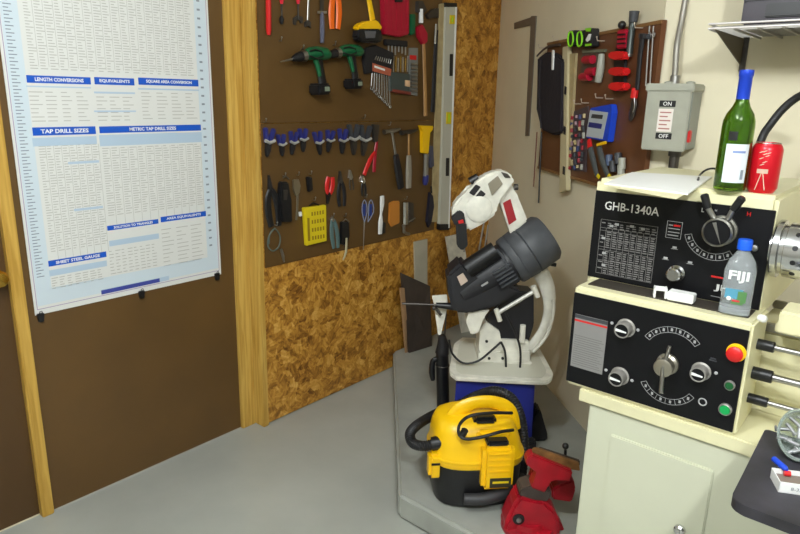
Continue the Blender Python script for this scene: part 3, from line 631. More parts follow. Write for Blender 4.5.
b = MB(); B_.slab(b, [(584.5, 29), (591.5, 28), (591.5, 46), (584.5, 48)], .035, .001, bev=.003); T.part('body', b, m_black)
b = MB(); B_.slab(b, [(585.5, 40), (588.5, 34), (591, 34), (589.5, 40), (587, 42)], .002, .036); T.part('white_face', b, m_white)
b = MB(); B_.slab(b, [(585, 28.5), (591, 27.5), (590, 31.5), (586, 31.5)], .002, .036); T.part('lime_top', b, m_lime)
b = MB(); B_.slab(b, [(585, 44), (591, 43.5), (591, 45.5), (585, 46.5)], .002, .036); T.part('lime_bottom', b, m_lime)
T = Thing('blister_pack', 'clear blister pack with red fittings and a rounded grey side', 'package', B_.root(594, 82))
b = MB(); B_.slab(b, [(582, 52), (597, 50), (596, 82), (581, 82)], .004, .001); T.part('card', b, mat('card_brown', (88, 72, 62), .5))
for x, y in ((589, 60), (592, 72), (586, 77)):
    b = MB(); B_.bar(b, [(x-4, y), (x+4, y-.5)], .017, o=.018, flat=False, n=12); T.part('fitting', b, m_crim)
b = MB(); B_.bar(b, [(601.5, 54), (600.5, 68), (598, 82)], [.012, .016, .014], o=.016, flat=False, sub=2, n=12); T.part('grey_tube', b, m_grey)
b = MB(); B_.slab(b, [(582, 50), (605, 49), (604, 52), (582, 53)], .01, .001); T.part('header', b, mat('header_olive', (110, 112, 92), .5))
T = Thing('clamp_holder', 'stack of three bright red clamp handles on a black holder', 'clamp set', B_.root(615, 90))
b = MB(); B_.slab(b, [(617, 36), (625, 34), (624, 91), (612, 92), (614, 60)], .012, .001, bev=.003); T.part('holder', b, m_black)
for y in (53, 69, 84):
    b = MB(); B_.slab(b, [(608, y-1), (617, y-2), (624, y-1), (623, y+6), (615, y+7), (607, y+5)], .03, .01, bev=.006); T.part('red_handle', b, m_red)
b = MB(); B_.slab(b, [(617, 30), (625, 29), (625, 48), (616, 49)], .025, .001, bev=.004); h = T.part('top_block', b, m_crim)
for y in (34, 38.5, 43): 
    b = MB(); B_.slab(b, [(617, y), (625, y-.6), (625, y+1), (617, y+1.6)], .002, .026); T.part('stripe', b, m_black, h)
b = MB(); b.ball(B_.p(622, 25, .02), .015); T.part('knob', b, m_black)
T = Thing('flashlight', 'slim dark grey flashlight sticking up past the top of the small pegboard', 'flashlight', B_.root(631, 52))
b = MB(); B_.bar(b, [(629.3, 54), (630.5, 40), (633, 20)], [.012, .012, .013], flat=False, n=12); T.part('barrel', b, mat('gunmetal', (76, 82, 80), .35, .6))
b = MB(); B_.bar(b, [(633, 22), (634.5, 11)], [.015, .018], o=.016, flat=False, n=12); T.part('lens_head', b, m_gclamp)
b = MB(); B_.bar(b, [(629.3, 54), (629, 57)], [.013, .011], o=.014, flat=False, n=12); T.part('tail_cap', b, m_steel)
T = Thing('adjustable_wrench', 'long black handled tool with red band and a shiny steel end', 'wrench', B_.root(640, 40))
b = MB(); B_.bar(b, [(643, 34), (640, 55), (637, 90)], [.016, .013, .012], o=.02, sub=2); T.part('handle', b, m_blackm)
b = MB(); B_.bar(b, [(635.5, 88), (633.8, 98)], .013, o=.02, flat=False); T.part('red_band', b, m_red)
b = MB(); B_.bar(b, [(633.8, 97), (634, 104), (632, 114), (630, 121)], [.008, .018, .018, .006], o=.018, sub=3); T.part('head', b, m_dsteel)
b = MB(); B_.bar(b, [(634, 98), (634.2, 106), (633, 112)], .004, o=.03, sub=2); T.part('shine_bar', b, m_chrome)
b = MB(); B_.slab(b, [(638, 33), (648, 34), (647, 39), (638, 39)], .02, .005, bev=.003); T.part('top_block', b, m_gclamp)
m_rod = mat('rod_steel', (128, 124, 118), .5, .5)
for i, x in enumerate((649.5, 653.5)):
    b = MB(); B_.bar(b, [(x, 26), (x-3.8, 86)], .003, o=.014, flat=False); b.ring(B_.p(x, 35, .014), NB, .008, .002, 12, 6)
    solo('steel_rod', b, m_rod, 'thin chrome rod hanging at the right end of the small pegboard, '+('left of the pair' if i == 0 else 'right of the pair'), 'rod', B_.root(x, 26), 'thin chrome rods')
# cards of bits, packages at the bottom of the small board
T = Thing('bit_card', 'crowded card of small bits with red and blue pieces, low on the small pegboard', 'package', B_.root(580, 172))
b = MB(); B_.slab(b, [(572, 112), (588, 106), (586, 172), (569, 170)], .004, .001); T.part('card', b, mat('card_dark', (74, 62, 66), .5))
cols = [mat('muted_red', (150, 40, 50), .5), mat('muted_blue', (60, 70, 110), .5), m_grey, m_gclamp, mat('pinkish', (150, 120, 124), .5), m_olive]
for r_ in range(9):
    for c_ in range(4):
        x = 572.5+c_*3.7-r_*.25; x += random.uniform(-.7, .7); y = 116+r_*6.3-c_*.7; b = MB(); B_.bar(b, [(x, y), (x+random.uniform(-1, 1), y+random.uniform(2.5, 6))], .0065, o=.01, flat=False, n=7); T.part('bit', b, cols[(r_*5+c_*3+random.randint(0, 2)) % 6])
T = Thing('blue_package', 'blue and white retail package hanging on the small pegboard', 'package', B_.root(602, 140))
b = MB(); B_.slab(b, [(590, 108), (611, 104), (612, 112), (608, 142), (586, 138)], .025, .001, bev=.003); T.part('box', b, m_blue2)
b = MB(); B_.slab(b, [(590, 110), (608, 112.5), (602.5, 139), (586, 136.5)], .001, .0262); f = T.part('white_face', b, mat('pack_white', (178, 186, 190), .4))
b = MB(); B_.slab(b, [(589, 122), (602, 124), (601, 129), (588, 127)], .0006, .0274); T.part('blue_stripe', b, m_navy, f)
b = MB(); B_.slab(b, [(592, 114), (603, 115), (602, 119), (591, 118)], .0006, .0274); T.part('grey_print', b, m_gclamp, f)
for i, (x0, x1, band, l) in enumerate(((589, 596, m_red, 'grey handled shears with a red band, left of the pair under the blue package'), (598, 607, m_yel, 'grey handled shears with a yellow band, right of the pair under the blue package'))):
    T = Thing('garden_shears', l, 'shears', B_.root(x0, 142))
    b = MB(); B_.bar(b, [(x0+1, 147), (x0+4, 160), (x1+1, 176)], [.017, .018, .012], o=.034, sub=2, n=10); T.part('handle', b, mat('shear_grey', (74, 78, 78), .6) if i == 0 else bpy.data.materials['shear_grey'])
    b = MB(); B_.bar(b, [(x0, 140), (x0+1, 148)], [.014, .018], o=.036, n=10) if i == 0 else B_.bar(b, [(x0-1, 145), (x0+8, 142.5)], .006, o=.045); T.part('band', b, band)
    b = MB(); B_.bar(b, [(x1-1, 173), (x1+3, 177)], .009, o=.034); T.part('tip', b, m_yel2)
T = Thing('socket_cluster', 'small blue grey and clear fittings at the lower right of the small pegboard', 'fittings', B_.root(616, 172))
for i, (x, y, M_) in enumerate(((609, 160, mat('slate_blue', (70, 84, 110), .5)), (613, 166, m_gclamp), (618, 158, m_gclamp), (622, 163, m_grey), (621, 170, m_grey))):
    b = MB(); B_.bar(b, [(x, y-5), (x, y+6)], .014, o=.015, flat=False, n=10); T.part('fitting', b, M_)
for x, y in ((545, 48), (559.5, 40), (595, 42), (604.5, 41), (643, 28), (603, 98), (613, 99), (581, 104), (588.5, 103)):
    hook(B_, x, y, 'pale peg hook sticking out of the small nook pegboard', 'hooks on the small pegboard', mat('hook_pale', (200, 186, 168), .4, .5) if x == 545 else bpy.data.materials['hook_pale'], .03)
# ================================================================== BACK WALL: disconnect box, conduit, shelf
T = Thing('disconnect_box', 'grey electrical switch box on the cream wall reading ON and OFF', 'electrical box', Vector((-.76, YC, 1.35)))
DB_ = .11
c00, c10 = WC(641, 150, DB_), WC(698, 85, DB_)
bx0, bx1 = WC(644.5, 116, DB_).x, WC(688.5, 116, DB_).x; bz0, bz1 = WC(666, 151, DB_).z, WC(672, 86, DB_).z
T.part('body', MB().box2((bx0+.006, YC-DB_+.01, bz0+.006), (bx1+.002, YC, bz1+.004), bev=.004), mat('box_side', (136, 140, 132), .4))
T.part('door', MB().box2((bx0, YC-DB_, bz0), (bx1, YC-DB_+.01, bz1-.015), bev=.003), m_grey)
T.part('lid', MB().box2((bx0-.006, YC-DB_-.006, bz1-.018), (bx1+.008, YC, bz1+.008), bev=.004), m_grey)
fx = (bx0+bx1)/2; fy = YC-DB_-.001; UX = Vector((1, 0, 0))
for s, z in (('ON', bz1-.056), ('OFF', bz0+.048)):
    q = T.part('plate', MB().box2((fx-.026, fy, z-.010), (fx+.026, fy+.001, z+.010)), m_black)
    T.part('lettering', text_mb(s, (fx, fy-.0005, z), UX, UZ, .013, None, .0004, .01), m_white, q)
q = T.part('warning_label', MB().box2((fx-.026, fy, bz0+.062), (fx+.022, fy+.001, bz1-.072)), mat('label_pink', (226, 216, 208), .5))
b = MB()
for i in range(5): b.box2((fx-.02, fy-.0006, bz0+.07+i*.013), (fx+.016-(i % 2)*.01, fy, bz0+.074+i*.013))
T.part('label_lines', b, mat('label_ink', (170, 110, 104), .5), q)
T.part('switch_lever', MB().box2((bx1+.001, YC-.10, bz0+.03), (bx1+.009, YC-.075, bz0+.07), bev=.003), m_red)
b = MB()
for x in (bx0+.05, bx0+.12): T.part('knockout', MB().lathe([(.014, 0), (.014, .006), (.006, .009)], (x, YC-.06, bz1+.008), UZ, 12), m_grey)
T = Thing('conduit', 'thin steel conduit running up the wall from the switch box', 'conduit', Vector((fx, YC-.05, bz1)))
pt = [Vector((WC(675.5, 76, .05).x, YC-.05, bz1+.006)), WC(676.3, 55, .05), WC(677.6, 42, .045), WC(681.5, 22, .02), WC(685.4, 0, .015), WC(690, -30, .015)]
T.part('pipe', MB().tube(pt, .0098, 12, 3), mat('galvanised', (158, 154, 144), .5, .6)); T.part('coupling', MB().cyl(pt[0], pt[0]+UZ*.03, .0155, 12, .002), m_steel)
T = Thing('conduit', 'short dark conduit dropping from underneath the switch box', 'conduit', Vector((fx, YC-.05, bz0)))
x = WC(675, 153, .05).x
T.part('pipe', MB().cyl((x, YC-.05, bz0+.004), (x, YC-.05, 0), .016, 14), m_dsteel); T.part('coupling', MB().cyl((x, YC-.05, bz0+.002), (x, YC-.05, bz0-.02), .021, 14, .002), m_dsteel)
# shelf
T = Thing('wire_shelf', 'pale ribbed metal wall shelf at the upper right, on triangular bracket coloured dark like shadow', 'shelf', Vector((-.57, YC, 1.7)))
for z_ in (1.702, 1.714): T.part('front_rail', MB().cyl((-.572, 2.0, z_), (1.2, 2.0, z_), .0028, 10), mat('rail_white', (214, 208, 206), .35, .3) if z_ < 1.71 else bpy.data.materials['rail_white'])
for z_ in (1.702, 1.714): T.part('side_rail', MB().cyl((-.571, 2.0, z_), (-.571, YC-.005, z_), .0028, 10), bpy.data.materials['rail_white'])
b = MB()
for i in range(12): T.part('slat', MB().box2((-.57, 2.022+i*.026, 1.703), (1.2, 2.022+i*.026+.006, 1.709)), mat('slat_grey', (170, 166, 160), .4, .4) if i == 0 else bpy.data.materials['slat_grey'])
for i in range(30): T.part('cross_wire', MB().box2((-.57+i*.059, 2.0, 1.697), (-.566+i*.059, YC, 1.703)), bpy.data.materials['slat_grey'])
for x in (-.556, .4):
    T.part('bracket', MB().prism([Vector((x, 2.0, 1.70)), Vector((x, YC-.001, 1.70)), Vector((x, YC-.001, 1.622)), Vector((x, YC-.012, 1.622))], Vector((.003, 0, 0))), mat('bracket_shade', (92, 82, 64), .6) if x < 0 else bpy.data.materials['bracket_shade'])  # bracket plate coloured dark in place of the shelf's cast shadow
    T.part('upright', MB().box2((x, YC-.014, 1.600), (x+.016, YC, 1.75), bev=.002), m_dsteel)
T = Thing('tool_case', 'dark purple black case sitting on the metal wall shelf', 'case', Vector((-.42, 2.15, 1.711)))
x = PY(742, 10, 2.06).x
T.part('body', MB().box2((x, 2.06, 1.711), (x+.45, 2.30, 1.90), bev=.008), m_case)
T.part('latch', MB().box2((x+.06, 2.052, 1.73), (x+.16, 2.062, 1.765), bev=.003), m_black)
T.part('lid_seam', MB().box2((x+.002, 2.057, 1.775), (x+.448, 2.061, 1.781)), m_black)
# ================================================================== LATHE
YU, YL_ = 1.65, 1.54
LX0, LX1 = -.702, -.270
T = Thing('metal_lathe', 'big cream metal lathe with two black control panels on a cream cabinet', 'lathe', Vector((-.4, 1.8, 0)))
hd = MB().box2((LX0, YU, 1.005), (LX1, 2.12, 1.302), bev=.010)
hd = T.part('headstock', hd, m_lath)
UP = T.part('spindle_panel', MB().box2((LX0+.003, YU-.003, 1.033), (LX1-.002, YU+.002, 1.270), bev=.001), m_panel)
yp = YU-.0035
def U(x, y, o=0): return PY(x, y, yp-o)
def tx(s, x, y, h, w, parent, M=m_line, pl=U, bold=.01): return T.part('lettering', text_mb(s, pl(x, y, .0002), UX, UZ, h, w, .0004, bold), M, parent)
tx('GHB-1340A', 631.5, 208.5, .0225, .142, UP, m_white)
def frame(mb, a, b, c, d, wd, pl):   # outline of a rectangle on a panel in pixels corners
    P0, P1 = pl(*a), pl(*b)
    x0, x1, z0, z1 = min(P0.x, P1.x), max(P0.x, P1.x), min(P0.z, P1.z), max(P0.z, P1.z); yy = P0.y
    for A, B in (((x0, z0), (x1, z0+wd)), ((x0, z1-wd), (x1, z1)), ((x0, z0), (x0+wd, z1)), ((x1-wd, z0), (x1, z1))):
        mb.box2((A[0], yy-.0004, A[1]), (B[0], yy+.0003, B[1]))
    return x0, x1, z0, z1
b = MB(); x0, x1, z0, z1 = frame(b, (600.5, 219), (652, 283), 0, 0, .0012, U)
z1 = U(601, 219).z; x0 = U(598, 250).x; x1 = U(655, 250).x; z0 = U(625, 278).z
b.bm.free(); b = MB()
W_ = x1-x0; H_ = z1-z0
for i in range(10):
    x = x0+W_*(i/9) if i not in (1,) else x0+W_*.11
    b.box2((x-.0004, yp-.0004, z0), (x+.0005, yp+.0003, z1 if i in (0, 9) else z1-H_*.15))
for i in (0, .15, .2, .35, .5, .55, .75, 1): b.box2((x0, yp-.0004, z0+H_*(1-i)-.0004), (x1, yp+.0003, z0+H_*(1-i)+.0005))
T.part('speed_chart_lines', b, mat('chart_line', (120, 118, 116), .5), UP)
b = MB()
for r_ in range(24):
    for c_ in range(9):
        if r_ in (3, 12) or c_ in (0,) and r_ % 3: continue
        x = x0+W_*(c_/9)+.003; z = z1-H_*(.04+r_/25)-.002
        b.box2((x, yp-.0004, z-.0022), (x+W_/9*random.uniform(.45, .72), yp+.0003, z+.0006))
T.part('speed_chart_figures', b, mat('chart_fig', (122, 120, 118), .5), UP)
b = MB()
for x, y in ((611.5, 226), (617, 224.5), (632, 226.5), (643, 229), (603.5, 238), (604, 253), (603.5, 265)):
    p = U(x, y); b.box2((p.x-.005, yp-.0005, p.z-.003), (p.x+.005, yp+.0003, p.z+.003))
T.part('chart_marks', b, m_line, UP)['kind'] = 'stuff'
pz = U(674, 230); b = MB()
for dx0, dx1, dz0, dz1 in ((-.0185, .0185, .0205, .0215), (-.0185, .0185, -.0215, -.0205), (-.0185, -.0175, -.0215, .0215), (.0175, .0185, -.0215, .0215), (-.014, .014, .002, .004), (-.014, .014, -.007, -.005), (-.014, .012, -.015, -.0125), (-.014, -.004, .010, .0125)):
    b.box2((pz.x+dx0, yp-.0004, pz.z+dz0), (pz.x+dx1, yp+.0003, pz.z+dz1))
T.part('warning_plate', b, m_line, UP)
b = MB().box2((pz.x-.002, yp-.0004, pz.z+.009), (pz.x+.014, yp+.0003, pz.z+.0135)); T.part('red_print', b, m_red, UP)
# arc scale + big double lever
cc = PY(718, 232, YU-.035); c0 = Vector((cc.x, YU, cc.z))
def arc_scale(c, yy, R0, R1, a0, a1, n, name, par, lw=.0009, dots=True):
    b = MB(); pt = lambda R, a: Vector((c.x+R*math.cos(a), yy-.0004, c.z+R*math.sin(a)))
    st = 26
    for R in (R0, R1):
        for i in range(st):
            A, B = a0+(a1-a0)*i/st, a0+(a1-a0)*(i+1)/st
            b.prism([pt(R-lw/2, A), pt(R+lw/2, A), pt(R+lw/2, B), pt(R-lw/2, B)], Vector((0, .0006, 0)))
    for i in range(n+1):
        A = a0+(a1-a0)*i/n; dd = lw/2/R0
        b.prism([pt(R0, A-dd), pt(R1, A-dd), pt(R1, A+dd), pt(R0, A+dd)], Vector((0, .0006, 0)))
    T.part(name, b, m_line, par)
    if dots:
        b = MB()
        for i in range(n):
            A = a0+(a1-a0)*(i+.5)/n; p = pt((R0+R1)/2, A); b.box2((p.x-.0025, yy-.0006, p.z-.0035), (p.x+.0025, yy+.0003, p.z+.0035))
        T.part(name+'_figures', b, m_line, par)
cu = U(716, 231)
arc_scale(cu, yp, .056, .072, math.radians(196), math.radians(310), 7, 'speed_scale', UP)
b = MB(); b.lathe([(.036, 0), (.036, .012), (.031, .016), (.031, .034), (.034, .036), (.034, .044), (.030, .047), (.029, .044)], c0, Vector((0, -1, 0)), 40)
DL = T.part('speed_dial', b, mat('dial_steel', (150, 148, 140), .3, .9))
b = MB(); b.lathe([(.029, .0445), (.028, .0455), (.001, .046)], c0, Vector((0, -1, 0)), 32); T.part('dial_face', b, m_panel, DL)
b = MB(); q = c0+Vector((0, -.0465, 0)); b.prism([q+Vector((-.012, 0, .022)), q+Vector((-.004, 0, .024)), q+Vector((.012, 0, -.026))], Vector((0, -.002, 0))); T.part('pointer', b, m_steel, DL)
for p1, p2, p3 in (((714, 218), (708, 208), (704, 194)), ((728, 219), (733, 210), (743, 197))):
    A, B, C_ = PY(*p1, YU-.03), PY(*p2, YU-.036), PY(*p3, YU-.04)
    h = T.part('lever', MB().tube([A, B], .0065, 12), m_steel); T.part('lever_grip', MB().tube([B, C_-(C_-B)*.1, C_], [.0085, .0095, .006], 12), m_black, h)
tx('L', 703, 210, .010, .006, UP, m_white); tx('H', 749, 214, .010, .008, UP, m_red); tx('M', 716, 210.5, .005, .005, UP, m_line)
# small dial
cs = U(674, 270); cs = PY(673.5, 275, YU-.03); q = Vector((cs.x, YU, cs.z))
b = MB(); b.lathe([(.022, 0), (.021, .01), (.016, .014), (.017, .030), (.0175, .034), (.014, .037), (.001, .037)], q, Vector((0, -1, 0)), 32); DL2 = T.part('selector_dial', b, m_chrome)
b = MB()
for x, y in ((665.5, 258.5), (690, 263), (674.5, 248)):
    p = U(x, y); b.box2((p.x-.008, yp-.0004, p.z-.003), (p.x+.008, yp+.0003, p.z-.002)); b.box2((p.x-.005, yp-.0004, p.z-.001), (p.x+.005, yp+.0003, p.z+.004))
T.part('selector_marks', b, m_line, UP)
p = U(716, 277); T.part('logo_bar', MB().box2((p.x-.011, yp-.0004, p.z-.0022), (p.x+.030, yp+.0003, p.z+.0022)), m_red, UP)
p = U(725, 289); T.part('lettering', text_mb('JET', Vector((p.x+.004, yp-.0002, p.z-.001)), UX, UZ, .019, .058, .0004, .03), m_white, UP)
p = U(717, 296); T.part('logo_rule', MB().box2((p.x-.014, yp-.0004, p.z-.003), (p.x+.030, yp+.0003, p.z-.0015)), m_line, UP)
p = U(755, 248); T.part('screw_button', MB().lathe([(.008, 0), (.007, .01), (.001, .012)], Vector((p.x, YU, p.z)), Vector((0, -1, 0)), 16), m_steel)
# lower gearbox
GX0, GX1 = -.684, -.258
gb = MB().box2((GX0, YL_, .752), (GX1, 1.70, 1.030), bev=.006)
GB = T.part('gearbox', gb, m_lath)
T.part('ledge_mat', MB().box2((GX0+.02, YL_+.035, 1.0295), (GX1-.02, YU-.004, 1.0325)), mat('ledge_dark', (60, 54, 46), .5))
LP = T.part('feed_panel', MB().box2((GX0+.001, YL_-.003, .762), (GX1-.006, YL_+.002, 1.013), bev=.001), m_panel)
ypl = YL_-.0035
def Lw(x, y, o=0): return PY(x, y, ypl-o)
A, B = Lw(572.5, 313), Lw(604, 376)
x0, x1 = Lw(573, 340).x, Lw(606, 340).x; z1, z0 = Lw(590, 317).z, Lw(590, 371).z
pl_ = T.part('data_plate', MB().box2((x0, ypl-.0012, z0), (x1, ypl+.0003, z1)), mat('plate_alu', (138, 136, 134), .5, .2))
T.part('plate_red_line', MB().box2((x0, ypl-.0016, z1-.019), (x1, ypl-.001, z1-.014)), m_red, pl_)
b = MB(); b.box2((x0, ypl-.0016, z1-.010), (x1, ypl-.001, z1-.0005)); T.part('plate_header', b, m_gclamp, pl_)
b = MB()
for i in range(14): b.box2((x0+.004, ypl-.0016, z0+.008+i*.0062), (x1-.004-(i % 3)*.006, ypl-.001, z0+.0095+i*.0062))
T.part('plate_lines', b, mat('plate_ink', (110, 108, 106), .5), pl_)
m_knob = mat('knob_grey', (156, 152, 146), .35, .4)
def knob(x, y, r, lab=None):
    c = PY(x, y, YL_-.028); q = Vector((c.x, YL_, c.z))
    b = MB(); b.lathe([(r*1.25, 0), (r*1.2, .004), (r, .006), (r, .028), (r*.94, .032), (r*.82, .032), (r*.8, .029)], q, Vector((0, -1, 0)), 32); k_ = T.part('knob', b, m_knob)
    b = MB(); b.lathe([(r*.81, .0295), (.001, .0300)], q, Vector((0, -1, 0)), 24); T.part('knob_face', b, m_panel, k_)
    w = q+Vector((0, -.0302, 0)); b = MB(); b.prism([w+Vector((-r*.75, 0, .003)), w+Vector((r*.6, 0, -.001)), w+Vector((r*.6, 0, -.004)), w+Vector((-r*.75, 0, -.004))], Vector((0, -.002, 0))); T.part('knob_pointer', b, m_white, k_)
knob(622, 330.5, .020); knob(616, 379, .020); knob(698, 374.5, .0185)
b = MB()
for x, y in ((638, 330), (632, 380.5), (716, 373), (612, 323), (606, 370)):
    p = Lw(x, y); b.lathe([(.004, 0), (.004, .002), (.001, .003)], Vector((p.x, ypl+.001, p.z)), Vector((0, -1, 0)), 12)
T.part('panel_pips', b, m_line, LP)
p = Lw(713, 360); b = MB().box2((p.x-.008, ypl-.0004, p.z-.003), (p.x+.008, ypl+.0003, p.z)); b.box2((p.x-.006, ypl-.0004, p.z+.002), (p.x+.006, ypl+.0003, p.z+.005)); T.part('panel_print', b, m_gclamp, LP)
ce = Lw(667, 366)
def through(p0, p1, p2):
    A, B, C_ = [Lw(*p) for p in (p0, p1, p2)]; ax_, az, bx_, bz, cx_, cz_ = A.x, A.z, B.x, B.z, C_.x, C_.z
    d = 2*(ax_*(bz-cz_)+bx_*(cz_-az)+cx_*(az-bz))
    ux_ = ((ax_**2+az**2)*(bz-cz_)+(bx_**2+bz**2)*(cz_-az)+(cx_**2+cz_**2)*(az-bz))/d
    uz_ = ((ax_**2+az**2)*(cx_-bx_)+(bx_**2+bz**2)*(ax_-cx_)+(cx_**2+cz_**2)*(bx_-ax_))/d
    c = Vector((ux_, A.y, uz_)); return c, (A-c).length, math.atan2(az-uz_, ax_-ux_) % 6.2832, math.atan2(cz_-uz_, cx_-ux_) % 6.2832
cA, RA_, a0_, a1_ = through((645, 336), (672, 327), (700, 344)); arc_scale(cA, ypl, RA_-.014, RA_, a1_, a0_, 7, 'feed_scale', LP)
cA, RA_, a0_, a1_ = through((641, 382), (667, 404), (694, 398)); arc_scale(cA, ypl, RA_-.014, RA_, a0_, a1_, 6, 'thread_scale', LP)
q = PY(664, 367, YL_-.03); q0_ = Vector((q.x, YL_, q.z))
b = MB(); b.lathe([(.027, 0), (.026, .01), (.020, .014), (.020, .03), (.022, .032), (.022, .040), (.018, .042), (.001, .042)], q0_, Vector((0, -1, 0)), 32); hb = T.part('feed_lever_hub', b, mat('hub_nickel', (160, 154, 140), .35, .85))
A, B = PY(670, 346, YL_-.03), PY(661, 393, YL_-.045)
T.part('feed_lever', MB().tube([A, q0_+Vector((0, -.038, 0)), B], [.004, .0055, .005], 10), m_steel, hb)
c = PY(734.5, 354.5, YL_-.02); q = Vector((c.x, YL_, c.z))
es = T.part('stop_button', MB().lathe([(.021, 0), (.021, .006), (.018, .007)], q, Vector((0, -1, 0)), 28), m_yel)
T.part('stop_cap', MB().lathe([(.012, .006), (.012, .014), (.0175, .017), (.0175, .022), (.012, .026), (.001, .027)], q, Vector((0, -1, 0)), 28), m_red, es)
for (x, y, r, M1, M2) in ((730, 385, .0115, m_knob, mat('dark_green', (20, 90, 44), .35)), (725.5, 409, .0145, m_knob, mat('bright_green', (10, 160, 80), .3))):
    c = Lw(x, y); q = Vector((c.x, YL_, c.z))
    e = T.part('push_button', MB().lathe([(r, 0), (r, .010), (r*.85, .012), (r*.8, .009)], q, Vector((0, -1, 0)), 24), M1)
    T.part('button_cap', MB().lathe([(r*.8, .009), (r*.75, .0115), (.001, .012)], q, Vector((0, -1, 0)), 24), M2, e)
c = Lw(702.5, 402); T.part('key_ring', MB().ring(Vector((c.x, ypl, c.z)), (0, 1, 0), .0085, .0016), m_line)
# chip tray lip and cabinet
T.part('chip_tray', MB().box2((-.641, 1.535, .716), (1.4, 2.16, .752), bev=.003), m_lath)
CB = T.part('cabinet', MB().box2((-.613, 1.545, 0), (.02, 2.10, .716), bev=.004), mat('cabinet_cream', (202, 203, 180), .35, var=.015, scale=4))
A, B = PY(611.5, 434, 1.545), PY(714.5, 470, 1.545)
DR = T.part('cabinet_door', MB().box2((A.x, 1.538, .16), (B.x, 1.548, (A.z+B.z)/2), bev=.003), bpy.data.materials['cabinet_cream'])
c = PY(679, 531, 1.53); T.part('cabinet_latch', MB().lathe([(.014, 0), (.014, .010), (.010, .014), (.001, .015)], Vector((c.x, 1.539, c.z)), Vector((0, -1, 0)), 24).box((c.x, 1.520, c.z), (.006, .008, .024), bev=.001), m_chrome, DR)
# bed, ways, rods, chuck
T.part('bed', MB().box2((LX1-.02, 1.72, .752), (1.35, 1.96, .965), bev=.006), m_lath)
T.part('bed_web', MB().box2((LX1-.02, 1.705, .80), (1.35, 1.73, .93), bev=.004), m_lath)
T.part('ways', MB().box2((LX1-.02, 1.715, .965), (1.35, 1.735, .985), bev=.003).box2((LX1-.02, 1.94, .965), (1.35, 1.96, .985), bev=.003), m_steel)
for z, rc, rr in ((.961, .013, .0065), (.889, .015, .0085), (.824, .012, .0065)):
    T.part('rod_collar', MB().cyl((GX1-.004, 1.62, z), (-.222 if z > .9 else -.215, 1.62, z), rc, 20, .002), m_black)
    T.part('drive_rod', MB().cyl((-.23, 1.62, z), (1.2, 1.62, z), rr, 16), m_steel)
T.part('tool_block', MB().box2((-.222, 1.60, 1.003), (-.05, 1.70, 1.055), bev=.004).box2((-.235, 1.66, .985), (-.05, 1.73, 1.01), bev=.003), m_lath)
T.part('oil_cup', MB().lathe([(.007, 0), (.009, .004), (.009, .014), (.005, .018)], (-.262, 1.60, 1.03), (1, -.3, 0), 16), m_white)
cpt = onplane(783, 249, Vector((1, 0, 0)), LX1+.02); cz, cyy = cpt.z, cpt.y
ch = T.part('spindle_nose', MB().lathe([(.045, 0), (.045, .02)], (LX1-.002, cyy, cz), (1, 0, 0), 40), m_chrome)
cH = T.part('chuck', MB().lathe([(.064, 0), (.067, .003), (.067, .014), (.064, .016), (.058, .016), (.058, .024), (.063, .026), (.063, .085), (.060, .09), (.02, .09)], (LX1+.004, cyy, cz), (1, 0, 0), 48), m_chrome)
for k_ in range(3):
    an = math.radians(75+120*k_); d = Vector((0, math.cos(an), math.sin(an)))
    T.part('chuck_jaw', MB().box(Vector((LX1+.105, cyy, cz))+d*.035, (.03, .018, .045), (Vector((1, 0, 0)), Vector((1, 0, 0)).cross(d), d), bev=.002), m_steel, cH)
b = MB()
for k_ in range(12):
    an = math.radians(15+30*k_); d = Vector((0, math.cos(an), math.sin(an))); o_ = Vector((LX1+.052, cyy, cz))+d*.059; b.cyl(o_, o_+d*.0045, .006, 10)
T.part('chuck_socket', b, m_black, cH)
# ================================================================== things on the lathe
ZT = 1.3025
def pzp(x, y, z=ZT): return PZ(x, y, z)
b = MB(); P4 = [pzp(604, 183, ZT+.004), pzp(632, 172, ZT+.004), pzp(712, 176.5, ZT+.004), pzp(688, 193.5, ZT+.004)]
b.prism(P4, Vector((0, 0, -.0035)))
b2 = MB(); P5 = [pzp(601, 185, ZT+.001), pzp(626, 175, ZT+.001), pzp(706, 183, ZT+.001), pzp(676, 199, ZT+.001)]
T = Thing('paper_stack', 'loose white papers lying on top of the lathe headstock', 'papers', pzp(660, 185))
T.part('top_sheet', b, m_white); b2.prism(P5, Vector((0, 0, -.0008))); T.part('bottom_sheet', b2, mat('cream_sheet', (222, 214, 176), .5))
cb = pzp(728.5, 190.5)
T = Thing('wine_bottle', 'green glass wine bottle with a blue foil neck standing on the lathe', 'bottle', cb)
sc_ = 1.0
HS = .885; RS = .93
prof = [(.001, .004), (.030, 0), (.0365, .004), (.0375, .012), (.0375, .165), (.0365, .182), (.031, .200), (.021, .217), (.0155, .232), (.0143, .25), (.0143, .296), (.0155, .298), (.0155, .304), (.0135, .305), (.0115, .304), (.0115, .25), (.0125, .232), (.018, .216), (.028, .199), (.0335, .181), (.0345, .165), (.0345, .014), (.02, .009), (.001, .012)]
prof = [(r*RS, h*HS) for r, h in prof]
T.part('glass', MB().lathe(prof, cb, UZ, 40), m_gglass)
T.part('foil', MB().lathe([(r*RS, h*HS) for r, h in [(.0152, .236), (.0152, .292), (.0166, .294), (.0166, .303), (.0160, .309), (.001, .310)]], cb, UZ, 32), m_foil)
def wrap(c, r, z0, z1, a0, a1, n=16, flip=1):
    mb = MB(); g = []
    for i in range(n+1):
        a = a0+(a1-a0)*i/n; d = Vector((math.cos(a), math.sin(a), 0)); g.append((mb.bm.verts.new(c+d*r+UZ*z0), mb.bm.verts.new(c+d*r+UZ*z1)))
    for i in range(n): mb.bm.faces.new([g[i][0], g[i+1][0], g[i+1][1], g[i][1]])
    mb.smooth = True; return mb
